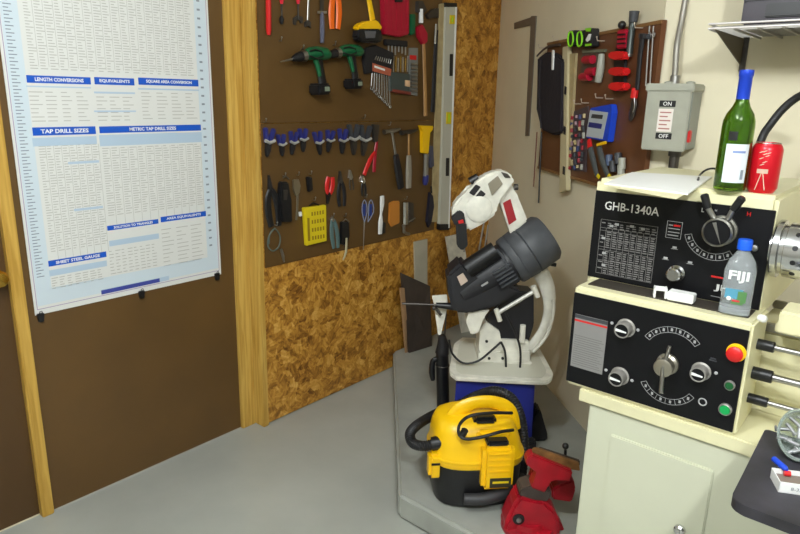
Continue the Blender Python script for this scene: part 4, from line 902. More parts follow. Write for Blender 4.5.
ac = math.atan2(-cb.y, -cb.x)
lb = T.part('label', wrap(cb, .0353, .022, .110, ac-.55, ac+.95), m_label)
T.part('label_print', wrap(cb, .0355, .090, .095, ac-.1, ac+.7), mat('label_blue', (120, 140, 190), .5), lb)
T.part('barcode', wrap(cb, .0355, .030, .052, ac+.55, ac+.75, 4), mat('barcode_grey', (130, 140, 150), .5), lb)
T.part('back_label', wrap(cb, .0353, .118, .138, ac-.5, ac+.05), m_black)
cc_ = pzp(760.5, 192)
T = Thing('soda_can', 'red drinks can printed with a pale grill picture beside the wine bottle', 'can', cc_)
T.part('body', MB().lathe([(.024, .001), (.026, 0), (.030, .006), (.033, .012), (.033, .099), (.030, .107), (.0265, .112), (.0265, .1145), (.0245, .1145), (.024, .110), (.001, .110)], cc_, UZ, 36), m_can)
T.part('lid', MB().lathe([(.0245, .1105), (.001, .1110)], cc_, UZ, 30), m_chrome); T.part('rim', MB().ring(cc_+UZ*.1135, UZ, .0258, .0014), m_chrome)
ac2 = math.atan2(-cc_.y, -cc_.x)
m_cprint = mat('can_print', (200, 170, 150), .4)
q = T.part('grill_bowl', wrap(cc_, .0333, .046, .056, ac2-.45, ac2+.25, 8), m_cprint)
def leg_on(a0, z0, a1, z1, wdt=.0018, r=.0334):
    mb = MB(); n = 6; g = []
    for i in range(n+1):
        t = i/n; a = a0+(a1-a0)*t; z = z0+(z1-z0)*t; d = Vector((math.cos(a), math.sin(a), 0)); g.append([mb.bm.verts.new(cc_+Vector((math.cos(a+e), math.sin(a+e), 0))*r+UZ*z) for e in (-wdt/r, wdt/r)])
    for i in range(n): mb.bm.faces.new([g[i][0], g[i][1], g[i+1][1], g[i+1][0]])
    return mb
for A in ((-.05, .046, .2, .008), (-.15, .046, -.4, .008), (-.4, .030, .15, .030)): T.part('grill_leg', leg_on(ac2+A[0], A[1], ac2+A[2], A[3], .001), m_cprint)
b = MB()
for i, (a, z) in enumerate(((-.2, .064), (-.05, .070), (-.3, .078), (.05, .084), (-.1, .088), (-.35, .092), (.1, .090), (-.15, .094))): 
    join(b, leg_on(ac2+a-.1, z, ac2+a+.12, z+.004, .0022))
T.part('steam_print', b, m_cprint)
# hose arching behind the can, cable behind the bottle
b = MB(); ph = [PZ(759, 148, ZT+.10)+Vector((0, .12, 0)), PY(762, 138, 2.0), PY(770, 125, 2.02), PY(784, 108, 2.03), PY(802, 95, 2.02), PY(830, 88, 1.95)]
base_ = Vector((ph[1].x-.01, 1.99, ZT)); b.tube([base_, base_+UZ*.03]+ph[1:], .0105, 12, 4)
solo('lamp_gooseneck', b, m_rubber, 'thick black bent hose rising behind the red can', 'hose', base_)
b = MB(); b.tube([PZ(698, 180, ZT+.006), PY(700, 175, 1.98), PY(706, 170, 2.0), PY(714, 168.5, 2.0), PY(722, 172, 2.0)], .003, 8, 4)
solo('cable', b, m_rubber, 'thin black cable curving out from behind the wine bottle', 'cable', PZ(698, 180, ZT))
# items on the ledge
ZL = 1.033
T = Thing('plastic_holder', 'small white plastic holder with a slotted end lying on the lathe ledge', 'holder', PZ(672, 300, ZL))
p = PZ(681, 301, ZL); b = MB().box(p+UZ*.012, (.060, .034, .022), (Vector((.99, .06, 0)).normalized(), Vector((-.06, .99, 0)).normalized(), UZ), bev=.002); T.part('box', b, m_white)
p = PZ(659.5, 297, ZL); b = MB(); ax = (Vector((.9, .35, 0)).normalized(), Vector((-.35, .9, 0)).normalized(), UZ)
for dx, dy in ((-.013, 0), (.013, 0)): b.box(p+ax[0]*dx+UZ*.013, (.005, .03, .025), ax, bev=.001)
for dy in (-.013, 0, .013): b.box(p+ax[1]*dy+UZ*.022, (.026, .004, .005), ax, bev=.001)
T.part('slotted_end', b, m_white)
cw = PZ(734, 312, ZL)
T = Thing('water_bottle', 'clear square water bottle with blue cap standing on the lathe ledge', 'water bottle', cw)
def sqring(c, hw, z, p=4, n=28, ang=.15):
    o = []
    for i in range(n):
        t = 2*math.pi*i/n; ct, st = math.cos(t), math.sin(t); k_ = (abs(ct)**p+abs(st)**p)**(-1/p); x, y = hw*k_*ct, hw*k_*st
        o.append(c+Vector((x*math.cos(ang)-y*math.sin(ang), x*math.sin(ang)+y*math.cos(ang), z)))
    return o
lev = [(.026, 0, 4), (.031, .003, 5), (.031, .02, 5), (.0295, .023, 5), (.031, .026, 5), (.031, .094, 5), (.026, .112, 4), (.017, .126, 2.4), (.0115, .134, 2), (.0115, .146, 2)]
T.part('shell', MB().loft([sqring(cw, h*1.05, z*1.1, p) for h, z, p in lev]), m_clear)
T.part('cap', MB().lathe([(.0155, .150), (.0155, .170), (.0145, .173), (.001, .173)], cw, UZ, 28), mat('cap_blue', (20, 90, 220), .35))
fr_ = Vector((math.sin(.15), -math.cos(.15), 0)); ux_ = Vector((math.cos(.15), math.sin(.15), 0)); fc = cw+fr_*.0332
lb = T.part('label', MB().box(fc-ux_*.005+UZ*.052, (.036, .0004, .022), (ux_, fr_, UZ)), m_teal)
T.part('leaf_print', MB().box(fc+fr_*.0006+ux_*.012+UZ*.046, (.018, .0004, .026), (ux_, fr_, UZ)).box(fc+fr_*.0006+ux_*.004+UZ*.032, (.024, .0004, .008), (ux_, fr_, UZ)), m_leaf, lb)
T.part('flower_print', MB().ball(fc+fr_*.0008-ux_*.014+UZ*.040, .005, (1, .2, 1)), m_white, lb)
T.part('pink_print', MB().box(fc+fr_*.0009+ux_*.001+UZ*.036, (.016, .0004, .004), (ux_, fr_, UZ)), m_pink, lb)
T.part('lettering', text_mb('FIJI', fc+fr_*.0008+UZ*.092, ux_, UZ, .028, .042, .0004, .03), m_white)
# ================================================================== black table, lower right
TZ = .85
T = Thing('pedestal_table', 'black topped small table at the lower right corner', 'table', Vector((.1, 1.22, 0)))
x0, y0, x1, y1 = -.178, 1.10, .42, 1.42; rc = .025; pts = []
for cx_, cy_, s0 in ((x1-rc, y1-rc, 0), (x0+rc*.3, y1-rc*.3, 90), (x0+rc, y0+rc, 180), (x1-rc, y0+rc, 270)):
    r_ = rc*.3 if s0 == 90 else rc
    for k_ in range(6): a = math.radians(s0+k_*18); pts.append(Vector((cx_+r_*math.cos(a), cy_+r_*math.sin(a), TZ-.02)))
A_x, B_x = PZ(763.5, 431.5, TZ), PZ(727, 505, TZ)
pts = [Vector((p.x+((A_x.x-x0)*max(0, min(1, (p.y-B_x.y)/(A_x.y-B_x.y)))+(B_x.x-x0)*(1-max(0, min(1, (p.y-B_x.y)/(A_x.y-B_x.y)))))*(1 if p.x < 0 else 0), p.y, p.z)) for p in pts]
T.part('table_top', MB().prism(pts, UZ*.02, bev=.003), m_graph)
T.part('post', MB().cyl((.12, 1.26, .03), (.12, 1.26, TZ-.02), .03), m_black); T.part('foot', MB().lathe([(.2, 0), (.2, .012), (.05, .03), (.03, .03)], (.12, 1.26, 0)), m_black)
jc = PZ(783, 456, TZ)
T = Thing('glass_jar', 'clear glass jar of small silver parts tipped on the black table', 'jar', jc)
ax = (C0-PZ(795, 440, TZ)).normalized(); ax = (ax+Vector((0, 0, .25))+RT*.12).normalized()
jo = PZ(789, 456, TZ)+UZ*.036+Vector((.008, .018, 0))
JR = .037
prof = [(.001, -.03), (.02, -.029), (.032, -.018), (.037, 0), (JR, .018), (JR+.002, .020), (JR, .022), (JR-.003, .020), (.034, 0), (.029, -.016), (.018, -.025), (.001, -.026)]
upj = (UZ-ax*UZ.dot(ax)).normalized()
def oval(prof, o, axis, n=32):
    mb = MB(); u = upj; v = axis.cross(u)
    return mb.loft([[o+axis*h+(u*math.cos(2*math.pi*j/n)*1.3+v*math.sin(2*math.pi*j/n))*max(r, 1e-5) for j in range(n)] for r, h in prof])
T.part('jar', oval(prof, jo, ax), mat('frosted_clear', (214, 226, 220), .12, Transmission_Weight=.75, IOR=1.3))
m_bolt = mat('bolt_zinc', (150, 150, 150), .45, .6)
for i in range(14):
    a = i*2.4; r = .007+.024*math.sqrt(i/14); p = jo+upj*math.cos(a)*r*1.25+ax.cross(upj)*math.sin(a)*r+ax*(.0-.01*(r/.04)); d = (upj*math.cos(i*1.3)+ax.cross(upj)*math.sin(i*1.3)).normalized()
    b = MB(); b.cyl(p-d*.012, p+d*.010, .0035, 10, .001); b.cyl(p+d*.010, p+d*.014, .006, 10, .001)
    solo('bolt', b, m_bolt, 'shiny silver bolt lying inside the tipped glass jar', 'bolt', p-d*.012, 'silver bolts in the glass jar')
bx = PZ(785, 480, TZ)
T = Thing('small_parts_box', 'little white open box holding small parts on the black table', 'box', bx)
o0, o1, o3 = PZ(778, 492, TZ), PZ(812, 497, TZ), PZ(772, 470, TZ+.0)
e1 = (o1-o0); e3 = Vector((-e1.y, e1.x, 0)).normalized()*.045; th = e1.normalized()*.0015; hb_ = UZ*.020
b = MB(); b.prism([o0, o1, o1+e3, o0+e3], UZ*.0015)
b.prism([o0, o1, o1+e3.normalized()*.0015, o0+e3.normalized()*.0015], hb_); b.prism([o0+e3, o1+e3, o1+e3*1.03, o0+e3*1.03], hb_); b.prism([o0, o0+th, o0+e3+th, o0+e3], hb_)
tr = T.part('tray', b, m_white)
mid = (o0+o1)/2
tx_ = text_mb('8-32', mid+Vector((.0, -.0006, .010))-e3.normalized()*.0004+e1*.02, e1.normalized(), UZ, .006, .018); T.part('lettering', tx_, m_ink, tr)
T.part('parts_liner', MB().prism([o0+th+e3*.05+UZ*.002, o1+e3*.05+UZ*.002, o1+e3*.95+UZ*.002, o0+th+e3*.95+UZ*.002], UZ*.010), mat('liner', (120, 108, 96), .6))
b = MB(); A, B = PZ(774, 459, TZ+.024), PZ(787, 470, TZ+.024); b.tube([A, A+(B-A)*.85, B], [.0055, .0055, .003], 12)
solo('marker_pen', b, m_blue2, 'short blue capped pen lying across the little white box', 'pen', A)
b = MB(); p = PZ(784, 473, TZ+.017); b.tube([p, p+e1.normalized()*.010], .005, 12)
solo('red_cap', b, m_red, 'tiny red cap in the little white box', 'cap', p)
# ================================================================== NOOK: boards leaning against the left wall
def board(name, label, pts, d0, th, M):
    """pts pixels: bottom-left, bottom-right, top-right, top-left; lower pair on the pad, upper pair near the wall"""
    bl, br = PZ(*pts[0], .101), PZ(*pts[1], .101)
    tr, tl = WA(*pts[2], d0), WA(*pts[3], d0)
    b = MB(); n = (br-bl).cross(tl-bl).normalized(); n = n if n.x < 0 else -n
    b.prism([bl, br, tr, tl], n*th); return solo(name, b, M, label, 'board', bl)
board('grey_board', 'pale grey board leaning upright against the strand board in the nook', [(417, 344.5), (427.5, 340.5), (427.5, 239), (414.5, 242)], .012, .010, m_board)
board('dark_board', 'dark brown board and painted shadow, low in the nook, right of the thin pale strip', [(409.5, 353), (432, 346), (430, 286), (401.5, 273)], .07, .014, m_dboard)  # board drawn wide, its right part stands in for the shadow beside it
board('pale_strip', 'thin pale wood strip leaning beside the dark board', [(406, 353), (409.5, 351), (404.5, 288), (400.5, 288)], .09, .008, mat('pale_strip_wood', (168, 132, 96), .6))
board('cream_board', 'cream board standing behind the saw head next to the level', [(462, 333), (476, 330), (463, 233), (446, 237)], .03, .012, m_saww)
# ================================================================== BANDSAW
D0 = 2.36                                                   # forward distance of the tray's front edge
T = Thing('band_saw', 'white metal cutting bandsaw with black motor, head raised, on a blue stand', 'saw', FW*2.52+RT*.36+UZ*.1)
zt = .45
tp = [PZ(449.5, 368, zt), PZ(450.5, 373, zt), PZ(456, 377, zt), PZ(542, 381.5, zt), PZ(549, 380.5, zt), PZ(552.5, 377, zt), PZ(553, 372, zt), PZ(540, 348, zt), PZ(528, 340, zt), PZ(462, 337, zt), PZ(454, 343, zt)]
T.part('tray', MB().prism(tp, -UZ*.018, bev=.004), m_saww)
cen = (PZ(449.5, 372, zt)+PZ(553, 378, zt)+PZ(534, 343, zt)+PZ(458, 339, zt))/4
q4 = [cen+(p-cen)*.88 for p in tp]
T.part('tray_well', MB().prism([p+UZ*.0005 for p in q4], UZ*.001), mat('tray_inside', (204, 202, 186), .5))
sl, sr, sr2, sl2 = PZ(453, 380, zt-.018), PZ(538, 384, zt-.018), PZ(530, 352, zt-.018), PZ(466, 348, zt-.018)
lo = lambda p, k_: Vector((cen.x+(p.x-cen.x)*k_, cen.y+(p.y-cen.y)*k_, .101))
b = MB(); b.loft([[lo(p, .97) for p in (sl, sr, sr2, sl2)], [cen+(p-cen)*.93 for p in (sl, sr, sr2, sl2)]]); b.smooth = False
sd = T.part('stand', b, m_standb)
def PB(x, y, d=0): return PF(x, y, D0+d)
def sslab(pts, d, th, M, name, bev=.003, par=None, lab=None):
    b = MB(); b.prism([PB(x, y, d) for x, y in pts], FW*th, bev); return T.part(name, b, M, par, lab)
sslab([(478, 373), (531, 371), (530, 350), (479, 352)], .10, .17, m_saww, 'base_casting', .006)
sslab([(475, 374), (533, 372), (532, 362), (476, 364)], .085, .20, m_saww, 'base_flange', .004)
bh = sslab([(479, 352), (530, 350), (529, 341), (500, 340), (500, 332), (486, 322), (480, 330)], .11, .13, m_saww, 'pivot_bracket', .004)
b = MB()
for x, y in ((489, 358), (502.5, 358), (486.5, 341)): p = PB(x, y, .102 if y > 350 else .112); b.cyl(p-FW*.006, p+FW*.004, .006, 12)
T.part('bolt_hole', b, m_black, bh)
sslab([(486, 318), (510, 290), (534, 293), (534, 325), (528, 345), (508, 346), (487, 336)], .13, .10, m_sawk, 'dark_block', .006)  # dark block above the base casting
# curved yoke
b = MB(); b.tube([PB(528, 262, .16), PB(540, 272, .16), PB(548, 290, .16), PB(549, 310, .16), PB(544, 328, .16), PB(534, 343, .16), PB(526, 352, .16)], [.022, .034, .030, .022, .020, .020, .026], 12, 3, FW); T.part('yoke_arm', b, m_saww)
b = MB(); b.tube([PB(553, 300, .13), PB(553.5, 312, .13), PB(547, 335, .13), PB(533, 352, .13)], .007, 8, 3); T.part('yoke_rib', b, m_saww)
b = MB(); b.tube([PB(523, 325, .10), PB(522, 342, .10)], .012, 12); T.part('spring_stud', b, m_saww)
# motor
m0, m1, m2, m3 = PB(461, 291, .12), PB(520, 255, .12), PB(509, 262, .12), PB(549, 235, .14)
axm = (m1-m0).normalized()
b = MB(); b.tube([m0-axm*.02, m0, m1], [.06, .078, .088], 28); mt = T.part('motor_body', b, m_sawk)
b = MB(); L = (m3-m2).length; b.lathe([(.094, 0), (.099, .006), (.101, .03), (.098, .032), (.101, .036), (.104, .08), (.100, .083), (.104, .087), (.101, L-.02), (.088, L-.004), (.02, L)], m2, m3-m2, 40); fc_ = T.part('fan_cover', b, m_sawg)
# fins and gear housing
u1 = axm; vfin = FW.cross(u1).normalized()
if vfin.z < 0: vfin = -vfin
b = MB()
for i in range(5):
    c = PB(506, 277, .012) + u1*(0) - vfin*(.030-.015*i)*0 + vfin*(-.032+.016*i)
    b.box(c+FW*.03, (.075, .04, .006), (u1, FW, vfin), bev=.0015)
T.part('cooling_fin', b, m_sawg)
T.part('fin_frame', MB().box(PB(505, 278, .03)+FW*.03, (.09, .03, .10), (u1, FW, vfin), bev=.004), m_sawk)
sslab([(447, 275), (462, 262), (474, 280), (505, 283), (523, 290), (500, 306), (470, 314), (455, 313), (449, 300)], .045, .14, m_sawk, 'gear_housing', .012)
b = MB(); b.tube([PB(467, 269, .05), PB(496, 250, .05)], [.036, .036], 20); cp = T.part('capacitor_cover', b, m_black)
T.part('housing_lip', MB().tube([PB(496, 250, .045), PB(502, 256, .045), PB(508, 268, .03)], .006, 8, 2), m_sawg)
pl2 = sslab([(457, 277), (463, 273), (468, 281), (461, 286)], .036, .004, mat('sticker_tan', (196, 176, 160), .5), 'nameplate', .0005)
sslab([(481, 285.5), (487.5, 281.5), (488.5, 283), (482, 287)], .036, .004, m_line, 'badge', .0005)
b = MB(); b.tube([PB(498, 313, .06), PB(536, 290, .06)], .0085, 12); T.part('feed_cylinder', b, mat('cylinder_pale', (210, 208, 200), .4, .3))
b = MB(); b.tube([PB(496, 309, .055), PB(500, 321, .055)], [.010, .010], 10); b.tube([PB(533, 286, .055), PB(538, 297, .055)], [.012, .010], 10); T.part('cylinder_clevis', b, m_saww)
b = MB(); b.tube([PB(551, 264, .12), PB(556, 265, .12)], .008, 10); T.part('motor_knob', b, m_black)
# bow arm and wheel cover
sslab([(497, 194), (511, 184), (517, 194), (528, 221), (511, 235), (503, 212)], .10, .07, m_saww, 'bow_arm', .006)
sslab([(503, 203), (510.5, 199), (516.5, 220), (509, 225)], .097, .004, mat('label_dark_red', (158, 28, 36), .5), 'red_label', .0005)
wc = sslab([(453, 222), (452, 208), (460, 197), (470, 191), (474, 184), (484, 176), (497, 171), (506, 171), (514, 177), (514, 185), (505, 193), (498, 198), (497, 214), (484, 224), (468, 232), (465, 220), (458, 222)], .07, .08, m_saww, 'wheel_cover', .010)
b = MB(); c = PB(479, 209, .068); b.lathe([(.052, 0), (.050, .008), (.040, .012), (.001, .012)], c+FW*.004, -FW, 32); T.part('wheel_hub_cover', b, m_saww, wc)
sslab([(488, 184), (498, 176), (503, 184), (492, 196)], .060, .012, mat('bare_plate', (150, 142, 124), .4, .4), 'guide_plate', .002, wc)
for pts in (((469, 193), (476, 184.5), (481, 187), (474, 196)), ((472, 201), (481, 190), (486, 194), (477, 203))): sslab(list(pts), .064, .008, m_blackm, 'cover_slot', .002, wc)
sslab([(501, 172), (508, 174), (511, 178), (505, 178)], .064, .008, m_dsteel, 'cover_vent', .002, wc)
b = MB(); b.tube([PB(470, 182, .12), PB(478, 177, .12)], [.018, .016], 12); T.part('tension_knob', b, m_black)
b = MB(); b.cyl(PB(514, 187, .10), PB(518, 187, .10), .012); T.part('adjust_knob', b, m_dsteel)
# quick clamps hanging on the head
T2 = Thing('bar_clamp', 'black bar clamp with a red trigger hanging in front of the saw head', 'clamp', PF(460, 250, D0))
b = MB(); b.prism([PB(x, y, .03) for x, y in ((451, 218), (459, 211), (464, 213), (466, 224), (455, 226))], FW*.03, .004); T2.part('jaw', b, m_blackm)
b = MB(); b.prism([PB(x, y, .03) for x, y in ((456, 222), (466, 223), (468, 246), (462, 251), (457, 246))], FW*.025, .004); T2.part('body', b, m_black)
b = MB(); b.prism([PB(x, y, .025) for x, y in ((458, 221), (463, 219.5), (464, 223), (459, 224))], FW*.01, .001); T2.part('trigger', b, m_red)
b = MB(); b.tube([PB(466, 224, .04), PB(464, 252, .04)], .004, 8); T2.part('bar', b, m_steel)
for i, x in enumerate((484, 488)):
    b = MB(); b.tube([PB(x, 222+i*3, .09), PB(x-5+i*1.5, 250, .09)], .0035, 8); T.part('blade_guide_rod', b, m_steel)
# left vise side of the saw
sslab([(432, 296), (447, 295), (448, 305), (441, 335), (438, 335), (434, 305)], .14, .012, m_saww, 'guide_arm', .002)
b = MB(); b.tube([PB(402, 303.5, .10), PB(440, 305, .10)], .0042, 10); T.part('stop_rod', b, m_dsteel)
b = MB(); b.tube([PB(436, 305, .10), PB(448, 306, .10), PB(466, 308, .10)], [.010, .014, .018], 12); T.part('stop_holder', b, m_black)
sslab([(469, 312), (490, 310), (482, 320), (479, 333), (471, 335), (466, 322)], .07, .08, m_saww, 'vise_jaw', .004)
b = MB(); b.tube([PB(434, 306, .11), PB(441, 315, .11)], .006, 8); b.ball(PB(434, 308, .11), .009); T.part('stop_screw', b, m_dsteel)
# cables of the saw
for pts in ([(449, 340), (452, 353), (463, 363), (478, 361), (492, 350), (501, 342)], [(501, 342), (505, 352), (506, 370), (506, 386), (508, 392)], [(505, 312), (514, 330), (520, 348), (520, 368), (516, 385), (512, 392)]):
    b = MB(); b.tube([PB(x, y, .0 if y > 375 else .05) for x, y in pts], .0045, 8, 5); T.part('power_cord', b, m_rubber)
# grease gun / black pole
bp_ = PZ(442, 413, .1)
T = Thing('grease_gun', 'black cylindrical grease gun standing upright left of the saw stand', 'grease gun', bp_)
d_ = FW.dot(bp_)
b = MB(); b.tube([PF(443, 412, d_), PF(443, 396, d_), PF(442, 352, d_)], [.029, .029, .028], 18); T.part('barrel', b, m_black)
b = MB(); b.tube([PF(442, 353, d_), PF(443, 345, d_), PF(442, 335, d_)], [.031, .027, .015], 16); T.part('head', b, m_blackm)
b = MB(); b.tube([PF(439, 358, d_), PF(433, 361, d_), PF(432, 372, d_), PF(433, 380, d_)], [.010, .013, .015, .010], 10, 3); T.part('lever', b, m_black)
b = MB(); b.tube([PF(439, 340, d_), PF(438, 325, d_), PF(437, 318, d_)], .005, 8); b.tube([PF(444.5, 340, d_), PF(446, 312, d_)], .004, 8); T.part('spout', b, m_dsteel)
b = MB(); b.ring(PF(442.5, 365, d_), UZ, .0292, .003); T.part('band', b, m_dsteel)
# ================================================================== YELLOW VACUUM
vc = PZ(472, 488, .1)
T = Thing('shop_vacuum', 'yellow and black portable wet dry vacuum standing on the concrete pad', 'vacuum cleaner', vc)
dv = FW.dot(vc)
RO = .12                      # turned slightly
VX = (RT*math.cos(RO)+FW*math.sin(RO)); VY = (FW*math.cos(RO)-RT*math.sin(RO))
def vring(hx, hy, z, ox=0, oy=0, p=3.2, n=40, tilt=0):
    o = []
    for i in range(n):
        t = 2*math.pi*i/n; ct, st = math.cos(t), math.sin(t); k_ = (abs(ct)**p+abs(st)**p)**(-1/p)
        o.append(vc+VX*(ox+hx*k_*ct)+VY*(oy+hy*k_*st)+UZ*(z-.0+tilt*hx*k_*ct))
    return o
T.part('tank', MB().loft([vring(.135, .105, .0), vring(.15, .12, .008), vring(.158, .128, .04), vring(.163, .132, .165), vring(.160, .128, .170)]), m_black)
T.part('power_head', MB().loft([vring(.165, .134, .160), vring(.168, .136, .166), vring(.168, .136, .190), vring(.163, .132, .200, 0, 0), vring(.158, .126, .232, -.004), vring(.148, .116, .272, -.008), vring(.134, .100, .302, -.010), vring(.110, .078, .318, -.008), vring(.06, .045, .323, 0)]), m_yel)
T.part('trim_band', MB().loft([vring(.1690, .1370, .180), vring(.1705, .1385, .183), vring(.1705, .1385, .188), vring(.1690, .1370, .191)], True), m_yel)
def V(x, y, z): return vc+VX*x+VY*y+UZ*z
b = MB(); b.tube([V(-.09, -.02, .30), V(-.06, -.02, .338), V(0, -.02, .360), V(.07, -.02, .354), V(.115, -.02, .32), V(.132, -.02, .25)], [.030, .028, .024, .024, .027, .030], 14, 4, VY); hn = T.part('handle', b, m_yel)
b = MB(); b.box(V(.035, -.110, .285), (.12, .03, .035), (VX, VY, UZ), bev=.012); T.part('recess_rim', b, m_yel)
b = MB(); b.box(V(.01, -.07, .322), (.08, .05, .03), (VX, VY, UZ), bev=.01); T.part('switch_recess', b, m_black)
# front battery door
b = MB(); b.box(V(.046, -.140, .180), (.112, .055, .165), (VX, VY, UZ), bev=.014); fd = T.part('battery_door', b, m_yel)
for i in range(4):
    T.part('door_rib', MB().box(V(.046, -.168, .240-i*.022), (.080, .008, .007), (VX, VY, UZ), bev=.003), m_yel, fd)
T.part('badge', MB().box(V(.054, -.1685, .130), (.074, .004, .036), (VX, VY, UZ), bev=.001), m_door_b, fd)
T.part('badge_print', MB().box(V(.054, -.1710, .133), (.056, .001, .008), (VX, VY, UZ)), m_yel2, fd)
T.part('door_catch', MB().box(V(.042, -.135, .270), (.075, .045, .022), (VX, VY, UZ), bev=.006), m_black, fd)
b = MB(); b.box(V(-.158, -.070, .155), (.05, .06, .095), (VX, VY, UZ), bev=.012); T.part('tank_latch', b, m_yel)
T.part('latch_print', MB().box(V(-.160, -.102, .170), (.030, .002, .008), (VX, VY, UZ)), m_black)
def ribbed(pts, r, sub=10, amp=.08, n=14):
    mb = MB(); mb.tube(pts, r, n, sub)
    return mb
def corr(pts, r, sub=14):
    # corrugated hose: dense path with alternating radius
    q = [Vector(p) for p in pts]; out = []
    for i in range(len(q)-1):
        p0 = q[max(i-1, 0)]; p1 = q[i]; p2 = q[i+1]; p3 = q[min(i+2, len(q)-1)]
        for k_ in range(sub):
            t = k_/sub; out.append(.5*((2*p1)+(p2-p0)*t+(2*p0-5*p1+4*p2-p3)*t*t+(3*p1-p0-3*p2+p3)*t**3))
    out.append(q[-1]); rr = [r*(1 if i % 2 else .88) for i in range(len(out))]
    mb = MB(); mb.tube(out, rr, 14); return mb
PV = lambda x, y, d=0: PF(x, y, dv+d)
T.part('hose_port', MB().tube([PV(443, 442, -.08), PV(432, 444, -.08)], [.026, .024], 18), m_black)
T.part('hose', corr([PV(438, 443, -.08), PV(424, 446, -.08), PV(413, 443, -.06), PV(410, 434, -.03), PV(416, 426, .02), PV(428, 418, .10), PV(440, 412, .17), PV(458, 405, .17), PV(476, 396, .15), PV(494, 391, .10), PV(510, 397, .05), PV(519, 412, .02), PV(523, 432, .02), PV(524, 455, .01), PV(521, 478, -.02)], .019), m_rubber)
b = MB(); b.tube([PV(521, 476, -.02), PV(512, 488, -.08), PV(500, 494, -.13), PV(482, 499, -.15), PV(464, 499, -.15)], [.020, .022, .022, .021, .020], 16, 4); T.part('nozzle', b, mat('nozzle_grey', (50, 50, 52), .5))
b = MB(); b.tube([PV(512, 413, -.10), PV(490, 413, -.15), PV(470, 416, -.17), PV(460, 424, -.16), PV(459, 434, -.16), PV(466, 439, -.17), PV(482, 437, -.18), PV(500, 432, -.17), PV(513, 430, -.12)], .0055, 10, 5); T.part('power_cord', b, m_rubber)
b = MB(); b.tube([PV(462, 436, -.155), PV(465, 430, -.16)], .012, 12); T.part('cord_plug', b, m_black)
# dark floor sweeper head / black wedge behind the vacuum
b = MB(); w0 = PZ(545, 442, .1); dw = FW.dot(w0)
b.prism([PF(x, y, dw) for x, y in ((537, 410), (541, 411), (548, 436), (547, 441), (528, 443), (530, 430))], FW*.08, .006)
solo('plastic_wedge', b, m_blackm, 'black pointed plastic piece standing between the vacuum and the vise', 'plastic part', w0)
b = MB(); w1 = PZ(526, 462, .1); b.prism([PF(x, y, FW.dot(w1)-.03) for x, y in ((522, 444), (537, 442), (535, 461), (520, 464))], FW*.05, .008)
solo('storage_box', b, m_blackm, 'low black box tucked behind the vacuum', 'box', w1)
# ================================================================== RED VISE
vb = PZ(540, 528, .1)
T = Thing('bench_vise', 'red bench vise with worn steel jaws standing beside the lathe cabinet', 'vise', vb)
dz = FW.dot(vb)-.03
PP = lambda x, y, d=0: PF(x, y, dz+d)
def vs(name, pts, d, th, M=m_vise, bev=.005, par=None):
    b = MB(); b.prism([PP(x, y, d) for x, y in pts], FW*th, bev); return T.part(name, b, M, par)
lowz = 545
b = MB(); bc = PZ(531, 545, .1); bc = Vector((vb.x, vb.y, .1)); b.lathe([(.085, 0), (.088, .006), (.086, .018), (.060, .024), (.055, .04)], bc+RT*-.045, UZ, 32); T.part('swivel_base', b, m_vise)
vs('body', [(505, 545), (504, 527), (512, 508), (520, 497), (545, 502), (556, 512), (561, 525), (560, 545)], -.01, .09, bev=.012)
vs('anvil', [(521, 490), (532, 486), (552, 493), (548, 502), (535, 501), (519, 496)], .0, .07, m_dboard, .004)
vs('body_side', [(516, 494), (548, 503), (552, 520), (516, 514)], .01, .07, bev=.008)
vs('slide', [(537, 470), (550, 472), (552, 480), (548, 492), (530, 492), (532, 480)], .03, .06, bev=.006)
vs('front_jaw', [(527, 459), (532, 455), (573, 472), (570, 482), (555, 479), (549, 481), (545, 494), (530, 489), (538, 472), (526, 465)], .0, .045, bev=.004)
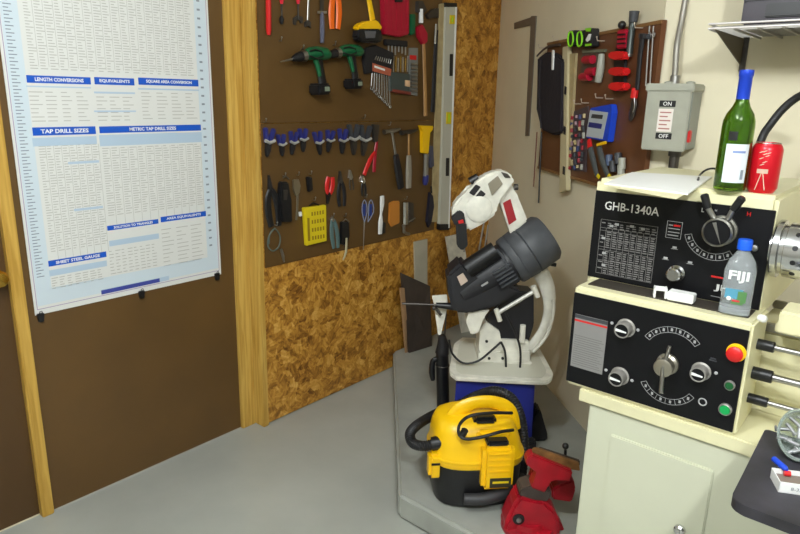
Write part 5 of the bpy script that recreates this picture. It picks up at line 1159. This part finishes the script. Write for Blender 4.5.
vs('rear_jaw', [(560, 485), (574, 480), (576, 490), (572, 503), (552, 500), (552, 490)], .06, .05, m_vise, .006)
jp = vs('jaw_plate', [(533, 449.5), (537, 448.5), (579, 463), (580, 471), (572, 470), (532, 454.5)], .02, .012, m_rust, .002)
vs('jaw_plate', [(540, 448), (580, 461), (580, 466), (538, 452)], .045, .012, m_dboard, .002)
b = MB(); c = PP(518.5, 519, -.01); b.lathe([(.020, 0), (.019, .008), (.010, .010)], c+FW*.004, -FW, 24); sw = T.part('screw_boss', b, m_black)
T.part('screw_end', MB().lathe([(.009, .008), (.008, .014), (.001, .016)], c+FW*.004, -FW, 20), m_steel, sw)
vs('foot_lug', [(555, 518), (562, 524), (565, 532), (556, 537)], .02, .04, bev=.004)
b = MB(); b.tube([PP(565, 462, .06), PP(565.5, 450, .06)], .005, 10); b.ball(PP(565.5, 446, .06), .011); T.part('handle', b, m_black)
# ================================================================== LIGHT
def area(name, loc, size, power, col=(1, .95, .86), tgt=None):
    l = bpy.data.lights.new(name, 'AREA'); l.shape = 'RECTANGLE'; l.size, l.size_y = size; l.energy = power; l.color = col
    o = bpy.data.objects.new(name, l); COL.objects.link(o); o.location = loc
    if tgt is not None: o.rotation_euler = (Vector(tgt)-Vector(loc)).to_track_quat('-Z', 'Y').to_euler()
    return o
def bulb(name, loc, power, r=.06, col=(.93, .98, 1)):
    l = bpy.data.lights.new(name, 'POINT'); l.energy = power; l.shadow_soft_size = r; l.color = col
    o = bpy.data.objects.new(name, l); COL.objects.link(o); o.location = loc
bulb('ceiling_bulb', (-.65, .20, 2.36), 50)
bulb('ceiling_bulb', (.50, -.15, 2.36), 80)
wd = bpy.data.worlds.new('w'); SC.world = wd; wd.use_nodes = True
wd.node_tree.nodes['Background'].inputs[0].default_value = (.95, .97, 1, 1); wd.node_tree.nodes['Background'].inputs[1].default_value = .05
SC.view_settings.view_transform = 'Standard'; SC.view_settings.look = 'None'; SC.view_settings.gamma = 1
SC.view_settings.exposure = 0.46; SC.view_settings.use_curve_mapping = False
